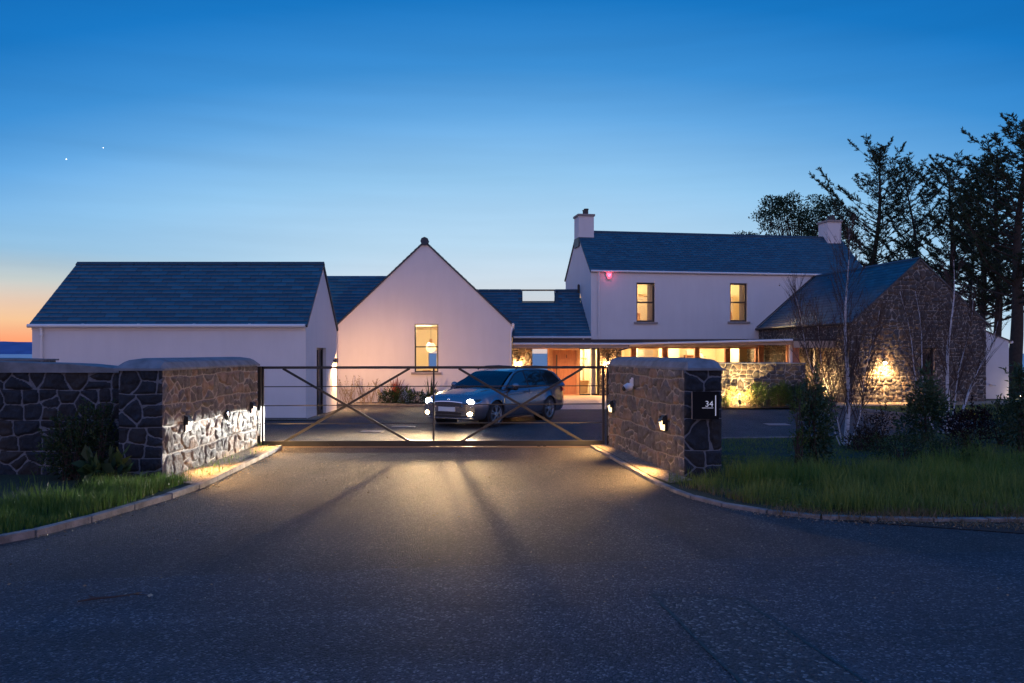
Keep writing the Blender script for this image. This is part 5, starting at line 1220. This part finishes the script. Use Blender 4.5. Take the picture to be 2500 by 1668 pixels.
gx, gy_ = G(2304, 1064); birch('birch with a curved second stem leaning right, in front of the stone barn', gx, gy_, [(0, 4.0, .055, .28, .15), (.06, 2.6, .036, 1.25, .25), (.03, 3.1, .02, .7, .3)], 32, 44, 1.0)
gx, gy_ = G(2272, 1050); birch('thin twin stemmed birch left of the curved one', gx, gy_, [(0, 3.6, .03, -.30, .2), (-.03, 3.4, .022, -.62, .25)], 33, 40, .9)

# shrubs
def shrub(name, label, x, y, blobs, n, ln, wd, mat, seed, group=None, cat='shrub', z0=.03, stems=9, shell=.35, updir=0):
    rs = np.random.RandomState(seed); rnd = random.Random(seed); t = thing(name, label, cat, (x, y, z0), group=group)
    C_, D_, S_ = blob_leaves(rs, blobs, n, shell); 
    if updir: D_ = D_+np.array([0, 0, updir])
    tops = max(b_[2]+b_[5] for b_ in blobs); SP = MB()
    for i in range(int(6+tops*11)):                     # loose shoots that break the outline
        b_ = rnd.choice(blobs); a_ = rnd.uniform(0, 6.28); e_ = rnd.uniform(.1, 1.4)
        d = Vector((math.cos(a_)*math.cos(e_), math.sin(a_)*math.cos(e_), math.sin(e_))); p0 = Vector((b_[0]+d.x*b_[3]*.7, b_[1]+d.y*b_[4]*.7, max(.03, b_[2]+d.z*b_[5]*.7)))
        L_ = rnd.uniform(.12, .34)*min(1, .45+tops*.5); d = (d+Vector((0, 0, .5))).normalized(); p1 = p0+d*L_
        SP.tube([p0, p1], [.005, .002], 3, cap=False); m_ = int(L_/ln*5)+3; g_ = np.linspace(.15, 1, m_)
        C_ = np.concatenate([C_, np.array(p0)[None]+g_[:, None]*np.array(p1-p0)[None]]); D_ = np.concatenate([D_, rs.normal(size=(m_, 3))*.7+np.array(d)[None]*.8]); S_ = np.concatenate([S_, np.full(m_, rnd.random())])
    k = C_[:, 2] > .01; leaf_obj('foliage', C_[k], D_[k], ln, wd, M[mat], t, rs, S_[k])
    mb = SP
    for i in range(stems):
        b_ = rnd.choice(blobs); e = Vector((b_[0]+rnd.uniform(-.6, .6)*b_[3], b_[1]+rnd.uniform(-.5, .5)*b_[4], b_[2]+rnd.uniform(-.2, .7)*b_[5])); s = Vector((rnd.uniform(-.06, .06), rnd.uniform(-.06, .06), 0))
        mb.tube([s, s.lerp(e, .5)+Vector((rnd.uniform(-.05, .05), 0, .04)), e], [.014, .010, .004], 4, cap=False)
    part('stems', mb, M['twig'], t); return t
def at(u, v): return G(u, v)
def px2m(px, y): return px*y/F
g = 'shrubs along the verge'
x, y = at(1990, 1142); shrub('laurel_bush', 'tall dark laurel bush nearest the gate wall on the grass', x, y, [(0, 0, .55, .28, .28, .5), (-.12, 0, 1.05, .22, .22, .3), (.10, .05, .85, .24, .22, .35), (.02, 0, .25, .22, .22, .25), (-.02, 0, 1.33, .10, .1, .14)], 1700, .085, .034, 'leaf_laurel', 41, g)
x, y = at(1948, 1150); shrub('wispy_bush', 'thin pale leaved bush left of the tall laurel', x, y, [(0, 0, .3, .18, .16, .3), (-.05, 0, .75, .10, .1, .3), (.0, 0, 1.1, .06, .06, .2)], 420, .03, .022, 'leaf_green', 42, g)
x, y = at(2262, 1082); shrub('laurel_bush', 'dark laurel bush in front of the thin twin stemmed birch', x, y, [(0, 0, .5, .42, .34, .45), (-.05, 0, .95, .30, .28, .35), (.18, 0, .75, .3, .25, .35), (-.40, 0, .35, .25, .25, .25), (.05, 0, 1.28, .16, .16, .14)], 2000, .10, .038, 'leaf_laurel', 43, g)
x, y = at(2140, 1105); shrub('bronze_shrub', 'small bronze brown shrub between the birch and the second laurel', x, y, [(-.05, 0, .45, .26, .22, .28), (.14, 0, .62, .18, .18, .16), (-.2, 0, .25, .25, .2, .2), (.0, 0, .2, .3, .22, .2)], 1500, .045, .022, 'leaf_bronze', 44, g)
x, y = at(2095, 1106); shrub('bronze_shrub', 'very low bronze shrub at the foot of the straight birch', x, y, [(0, 0, .16, .30, .2, .16)], 500, .04, .02, 'leaf_bronze', 45, g)
x, y = at(2365, 1100); shrub('purple_shrub', 'round purple leaved shrub below the leaning birch stem', x, y, [(0, 0, .42, .42, .36, .38), (.12, 0, .62, .28, .26, .2), (-.2, 0, .35, .25, .25, .28)], 2400, .05, .028, 'leaf_purple', 46, g)
x, y = at(2445, 1092); shrub('leafy_shrub', 'mid green shrub right of the purple one', x, y, [(0, 0, .4, .40, .3, .38), (-.15, 0, .65, .2, .2, .22), (.25, .1, .5, .28, .25, .3)], 1900, .05, .026, 'leaf_dark', 47, g)
x, y = at(2497, 1112); shrub('laurel_bush', 'tall dark laurel bush cut by the right edge of the picture', x, y, [(0, 0, .55, .32, .3, .5), (.02, 0, 1.05, .26, .24, .38), (.0, 0, 1.35, .15, .15, .16)], 1800, .09, .034, 'leaf_laurel', 48, g)
x, y = at(2200, 1130); shrub('low_shrub', 'low spreading green shrub in front of the second laurel', x, y, [(0, 0, .22, .42, .3, .22), (.35, 0, .28, .3, .25, .24), (-.35, 0, .2, .25, .2, .18)], 1500, .05, .02, 'leaf_dark', 49, g)
x, y = at(2330, 1135); shrub('low_shrub', 'low green shrub in front of the purple shrub', x, y, [(0, 0, .18, .4, .3, .2), (-.4, 0, .16, .3, .25, .18)], 1000, .05, .02, 'leaf_dark', 50, g)
g = 'bushes at the foot of the left boundary wall'
x, y = at(60, 1215); shrub('wall_bush', 'bushy green shrub at the left edge below the boundary wall', x, 12.0, [(0, 0, .38, .34, .22, .36), (.15, 0, .65, .22, .18, .22), (-.3, 0, .4, .25, .2, .3)], 1700, .04, .022, 'leaf_dark', 51, g)
shrub('wall_bush', 'tallest green shrub in the middle below the left boundary wall', (165-1250)*12/F, 12.0, [(0, 0, .42, .32, .22, .40), (.02, 0, .78, .2, .16, .18)], 1600, .04, .022, 'leaf_dark', 52, g)
shrub('wall_bush', 'green shrub against the left boundary wall next to the pier', (243-1250)*12.1/F, 12.1, [(0, 0, .45, .28, .2, .42), (.05, 0, .85, .16, .14, .2)], 1400, .045, .022, 'leaf_dark', 53, g)
shrub('hosta', 'broad leaved plant at the foot of the left pier', (262-1250)*11.6/F, 11.55, [(0, 0, .12, .30, .2, .14)], 60, .22, .13, 'leaf_dark', 54, None, 'plant', stems=4)
# shrubs in front of the low wall
g = 'shrubs below the low rubble wall'
def bed(u, yb, w, h, n, ln, wd, mat, seed, lb, name='shrub', k=2): 
    x = (u-1250)*yb/F; shrub(name, lb, x, yb, [(0, 0, h*.5, w*.5, w*.4, h*.5), (w*.12, 0, h*.6, w*.36, w*.36, h*.4)][:k], n, ln, wd, M and mat, seed, g, z0=.06, updir=.3)
bed(1904, 27.9, .80, .78, 2600, .07, .016, 'leaf_green', 61, 'round bright green shrub lit beside the ground spotlight', 'round_shrub')
bed(1850, 27.9, .62, .80, 900, .05, .03, 'leaf_green', 62, 'upright light green shrub between the spotlight and the round shrub')
bed(1826, 27.8, .50, .55, 600, .05, .03, 'leaf_pale', 63, 'pale shrub just right of the ground spotlight')
bed(1785, 27.9, .45, .6, 420, .05, .03, 'leaf_pale', 64, 'sparse pale shrub just left of the ground spotlight')
bed(1770, 27.7, .3, .3, 250, .05, .02, 'leaf_green', 65, 'small green clump beside the gate wall edge')
bed(1945, 28.0, .85, .72, 1800, .05, .02, 'leaf_dark', 66, 'dark green shrub right of the round shrub')
bed(1990, 28.6, .85, .72, 1500, .05, .02, 'leaf_dark', 67, 'dark green shrub at the end of the low rubble wall')
# planting below the central gable
def twiggy(u, y, lb, seed, h=.75, n=26, mat='leaf_pale', w=.5, group='pale twiggy plants under the central gable'):
    rnd = random.Random(seed); rs = np.random.RandomState(seed); x = (u-1250)*y/F; t = thing('twiggy_plant', lb, 'plant', (x, y, .06), group=group); mb = MB(); C_, D_ = [], []
    for i in range(n):
        e = Vector((rnd.uniform(-w, w), rnd.uniform(-.15, .15), h*rnd.uniform(.5, 1.1))); s = Vector((rnd.uniform(-w, w)*.5, 0, 0)); mb.tube([s, s.lerp(e, .5)+Vector((rnd.uniform(-.05, .05), 0, 0)), e], [.007, .006, .003], 4, cap=False)
        for j in range(9): C_.append(s.lerp(e, rnd.uniform(.35, 1.02))); D_.append(Vector((rnd.uniform(-1, 1), rnd.uniform(-1, 1), rnd.uniform(0, 1))))
    part('stems', mb, M['twig_pale'], t); leaf_obj('leaves', C_, D_, .055, .026, M[mat], t, rs)
twiggy(850, 30.1, 'pale twiggy plant in the bed beside the bright wall corner', 71, .95)
twiggy(895, 30.0, 'second pale twiggy plant from the bright wall corner', 72, .85)
twiggy(935, 30.1, 'pale twiggy plant just left of the red strap leaved clump', 73, .8)
def strap(name, lb, u, y, n, h, mat, seed, w=.05, droop=1.0, cat='plant'):
    rnd = random.Random(seed); x = (u-1250)*y/F; t = thing(name, lb, cat, (x, y, .06)); V, Fc, R = [], [], []
    for i in range(n):
        az = rnd.uniform(0, 6.28); L_ = h*rnd.uniform(.7, 1.25); r = rnd.random(); sp = rnd.uniform(.25, .8)*droop; ww = w*rnd.uniform(.6, 1.1); b_ = len(V)
        for k in range(6):
            g_ = k/5; rr = L_*sp*g_; z = L_*(g_*1.35-g_*g_*.75*sp*1.3); s = ww*(1-g_**2)*.5+.001; cx, cy = math.cos(az)*rr, math.sin(az)*rr*.7
            V += [(cx-math.sin(az)*s, cy+math.cos(az)*s, max(.0, z)), (cx+math.sin(az)*s, cy-math.cos(az)*s, max(.0, z))]
        for k in range(5): Fc.append((b_+2*k, b_+2*k+1, b_+2*k+3, b_+2*k+2)); R.append(r)
    np_mesh('leaves', V, Fc, M[mat], t, fattrs={'rnd': R}); part('crown_base', MB().ball((0, 0, .03), .07, 6), M['soil'], t); return t
strap('flax_plant', 'red strap leaved clump under the central gable', 966, 30.05, 60, .85, 'leaf_red', 81)
strap('flax_plant', 'small spiky green clump just left of the car bonnet', 1050, 30.1, 30, .75, 'leaf_dark', 82, droop=.6)
g = 'low bushes under the central gable'
for u, w, h, s, lb in ((950, .75, .45, 83, 'low dark green bush in front of the red strap leaved clump'), (985, .8, .6, 84, 'highest low green bush under the central gable window'), (1022, .8, .42, 85, 'low green bush left of the spiky clump'), (1060, .7, .4, 86, 'low green bush nearest the car bonnet')):
    x = (u-1250)*29.8/F; shrub('low_bush', lb, x, 29.8, [(0, 0, h*.45, w*.5, w*.35, h*.5)], 900, .055, .03, 'leaf_green' if s == 84 else 'leaf_dark', s, g, z0=.06)

# ---------------- grass
def grass(name, poly, n, h, w, mat, seed, zbase=.045, lean=.35, dens=None, near=1.0):
    from mathutils.geometry import intersect_point_tri_2d
    rs = np.random.RandomState(seed); P_ = np.array(poly); x0, y0 = P_.min(0); x1, y1 = P_.max(0); pts = []
    xs, ys_ = P_[:, 0], P_[:, 1]
    while len(pts) < n:
        q = rs.rand(n*2, 2)*np.array([x1-x0, y1-y0])+np.array([x0, y0]); ins = np.zeros(len(q), bool); j = len(P_)-1
        for i in range(len(P_)):
            c = ((ys_[i] > q[:, 1]) != (ys_[j] > q[:, 1])) & (q[:, 0] < (xs[j]-xs[i])*(q[:, 1]-ys_[i])/(ys_[j]-ys_[i]+1e-12)+xs[i]); ins ^= c; j = i
        k = ins & (rs.rand(len(q)) < np.clip((y0/q[:, 1])**near, 0, 1))
        if dens is not None: k &= rs.rand(len(q)) < dens(q)
        pts += q[k].tolist()
    q = np.array(pts[:n]); cl = np.array([noise.noise((a*1.7, b_*1.7, seed)) for a, b_ in q]); cl2 = np.array([noise.noise((a*.5, b_*.5, seed+9)) for a, b_ in q])
    hh = h*(.55+.75*rs.rand(n))*np.clip(1+1.1*cl+.5*cl2, .3, 2.2); az = rs.rand(n)*6.283; ln = hh*lean*rs.uniform(.2, 1.6, n)
    fw = rs.rand(n)*6.283; sx, sy = np.cos(fw)*w/2, np.sin(fw)*w/2; z = np.full(n, zbase-.01)
    b0 = np.stack([q[:, 0]-sx, q[:, 1]-sy, z], 1); b1 = np.stack([q[:, 0]+sx, q[:, 1]+sy, z], 1)
    mx, my = q[:, 0]+np.cos(az)*ln*.35, q[:, 1]+np.sin(az)*ln*.35
    m0 = np.stack([mx-sx*.8, my-sy*.8, z+hh*.6], 1); m1 = np.stack([mx+sx*.8, my+sy*.8, z+hh*.6], 1)
    tp = np.stack([q[:, 0]+np.cos(az)*ln, q[:, 1]+np.sin(az)*ln, z+hh], 1)
    V = np.stack([b0, b1, m1, m0, tp], 1).reshape(-1, 3); i = np.arange(n)*5
    f4 = np.stack([i, i+1, i+2, i+3], 1); f5 = np.stack([i+3, i+2, i+4, i+4], 1)
    tri = np.concatenate([np.stack([i, i+1, i+2], 1), np.stack([i, i+2, i+3], 1), np.stack([i+3, i+2, i+4], 1)]); r = np.clip(rs.rand(n)*.6+.3*cl+.25, 0, 1)
    return tag(np_mesh(name, V, tri, M[mat], None, fattrs={'rnd': np.concatenate([r, r, r])}), kind='stuff')
pier = [(2.45, 11.2), (2.9, 10.1), (3.4, 9.62), (4.2, 9.34), (6, 9.24), (16, 9.2), (16, 17), (9, 17.6), (3.2, 17.4), (3.2, 12.1), (2.62, 12.05), (2.2, 11.7)]
meadow = [(2.45, 11.2), (2.9, 10.1), (3.4, 9.62), (4.2, 9.34), (6, 9.24), (13, 9.2), (13, 14.6), (8, 14.0), (5.5, 13.2), (3.2, 12.6), (3.2, 12.1), (2.62, 12.05), (2.2, 11.7)]
grass('meadow_grass', meadow, 44000, .19, .007, 'grass', 201, near=1.6, dens=lambda q: np.clip(1.15-(q[:, 1]-11.5)*.28, .15, 1))
grass('meadow_grass', meadow, 9000, .26, .007, 'grass_fresh', 209, near=1.2, dens=lambda q: np.array([1.0 if noise.noise((a*.9, b_*.9, 4)) > .18 else .04 for a, b_ in q]))
grass('lawn_grass', [(3.2, 13), (16, 13), (16, 19), (12, 20.5), (8.75, 18.35), (4.55, 17.6), (3.2, 17.4)], 26000, .055, .010, 'grass', 202, lean=.5)
grass('lawn_grass', [(12.6, 22.5), (24, 22), (24, 30.4), (11.6, 28.2), (12.2, 24.8)], 16000, .06, .016, 'grass', 203, lean=.5)
grass('verge_grass', [(-4.62, 11.8), (-4.75, 9.7), (-4.95, 8.8), (-5.25, 8.2), (-6.0, 7.5), (-7.4, 7.1), (-7.9, 8.2), (-6.2, 9.3), (-5.7, 10.6), (-5.6, 11.5), (-5.15, 11.95)], 15000, .15, .008, 'grass_fresh', 204, near=1.5)
grass('verge_grass', [(-14, 7.2), (-9, 7.0), (-5.9, 11.4), (-9, 12.3), (-14, 12.3)], 2500, .12, .012, 'grass_fresh', 205)
grass('dry_grass', [(2.6, 10.5), (3.4, 9.5), (5, 9.22), (12, 9.1), (12, 8.1), (7.2, 8.1), (5.3, 8.7), (3.7, 9.25), (2.9, 9.75)], 5000, .05, .007, 'grass_dry', 206, zbase=.012, lean=1.4)
grass('dry_grass', [(2.3, 11.3), (2.9, 10.1), (3.4, 9.66), (4.2, 9.38), (6, 9.28), (12, 9.24), (12, 9.5), (4.3, 9.6), (3.2, 10.1), (2.6, 11.2)], 2600, .11, .007, 'grass_dry', 207, lean=.9)
grass('gravel_weeds', [(-5.05, 12.1), (-4.5, 12.0), (-4.62, 16.1), (-5.0, 16.2)], 150, .08, .008, 'grass_fresh', 208, zbase=.062)
rs = np.random.RandomState(88); n = 5200; P0 = np.array([(2.4, 11.0), (3.4, 9.8), (13, 9.4), (13, 13.8), (3.3, 12.6)])
q = np.stack([rs.uniform(2.6, 13, n), 9.5+rs.rand(n)**1.3*5], 1); q = q[(q[:, 1] > np.interp(q[:, 0], [p[0] for p in RK], [p[1] for p in RK])+.12) & ~((q[:, 0] < 3.25) & (q[:, 1] > 11.9))]
q = q[np.array([noise.noise((a*1.3, b_*1.3, 31)) > .02 for a, b_ in q])]; n = len(q); C_ = np.concatenate([q, (.05+rs.rand(n)[:, None]*.10)], 1)
V, Fc = leaf_quads(C_, np.stack([rs.normal(size=n), rs.normal(size=n), rs.uniform(-.1, .6, n)], 1), .06, .026, rs, .5)
tag(np_mesh('meadow_weeds', V, Fc, M['leaf_green'], None, fattrs={'rnd': rs.rand(len(Fc))}), kind='stuff')
grass('dry_grass', [(3.0, 9.75), (3.9, 9.42), (5.7, 9.26), (12, 9.2), (16, 9.2), (16, 9.02), (12, 9.0), (5.7, 9.1), (3.9, 9.2), (3.1, 9.5)], 3800, .10, .006, 'grass_dry', 210, zbase=.03, lean=1.2)
# ---------------- small litter on the drive, one thin scatter
rs = np.random.RandomState(77); n = 900
q = np.stack([rs.uniform(-7, 4, n), 6.2+rs.rand(n)**1.3*9.5], 1); lk = np.interp(q[:, 1], [p[1] for p in LK[1:]], [p[0] for p in LK[1:]])
q = q[(q[:, 0] > lk+.08)]; rr = np.interp(q[:, 1], [p[1] for p in RK[::-1]], [p[0] for p in RK[::-1]]); q = q[(q[:, 0] < rr[:]-.08) | (q[:, 1] < 9)]
yy = rs.uniform(8.3, 16, 700); e1 = np.stack([np.interp(yy, [p[1] for p in LK[1:]], [p[0] for p in LK[1:]])+.07+np.abs(rs.normal(0, .10, 700)), yy], 1)
xx = rs.uniform(2.1, 9, 1500); e2 = np.stack([xx-.02, np.interp(xx, [p[0] for p in RK], [p[1] for p in RK])-.08-np.abs(rs.normal(0, .13, 1500))], 1)
q = np.concatenate([q, e1, e2]); n = len(q); C_ = np.concatenate([q, np.full((n, 1), .016)], 1); az = rs.rand(n)*6.28; D_ = np.stack([np.cos(az), np.sin(az), rs.uniform(-.1, .25, n)], 1)
V, Fc = leaf_quads(C_, D_, .022, .010, rs, .7); V[:, 2] = np.maximum(V[:, 2], .0085)
tag(np_mesh('leaf_litter', V, Fc, M['litter'], None, fattrs={'rnd': rs.rand(len(Fc))}), kind='stuff')
x, y = G(250, 1470); t = thing('twig', 'fallen forked twig lying on the road at the lower left', 'twig', (x, y, .01))
part('stem', MB().tube([(-.16, -.05, .01), (-.05, 0, .02), (.06, .05, .015), (.20, .07, .03), (.34, .10, .012)], [.006, .011, .008, .005, .003], 6).tube([(-.05, 0, .02), (-.12, .03, .03)], [.01, .004], 5), M['twig'], t)
leaf_obj('leaves', [(.2, .07, .03), (.3, .09, .015), (.12, .06, .02)], [(1, .5, .1), (1, -.3, .1), (.3, 1, .1)], .06, .03, M['litter'], t, rs)
# drain covers
for u, v, w, d, lb in ((908, 1055, .55, .42, 'patterned manhole cover in the courtyard behind the gate, left of the car'), (985, 1043, .60, .30, 'drain cover just behind the left manhole cover'), (1898, 1037.5, .60, .55, 'pale ribbed drain cover in the courtyard right of the gate wall')):
    x, y = G(u, v); t = thing('manhole_cover', lb, 'manhole cover', (x, y, .005), group='drain covers in the courtyard'); part('frame', MB().box(-w/2, w/2, -d/2, d/2, 0, .010), simple('iron', (.14, .14, .15), .45, metal=.5), t)
    mb = MB()
    for i in range(6): mb.box(-w/2+.03, w/2-.03, -d/2+.03+i*(d-.06)/6, -d/2+.03+(i+.55)*(d-.06)/6, .010, .018)
    part('ribs', mb, simple('iron_rib', (.30, .29, .30), .4, metal=.5), t)
# two planets above the left roof
for u, v, r, lb in ((162, 389, 6, 'lower left bright planet in the evening sky'), (252, 361, 4.5, 'upper right planet in the evening sky')):
    p = P(u, v, 9000); o = part('star', MB().ball((0, 0, 0), r, 6), emit('star_light', (.95, .97, 1), 3), None); o.location = p; tag(o, lb, 'star', 'two planets in the evening sky')
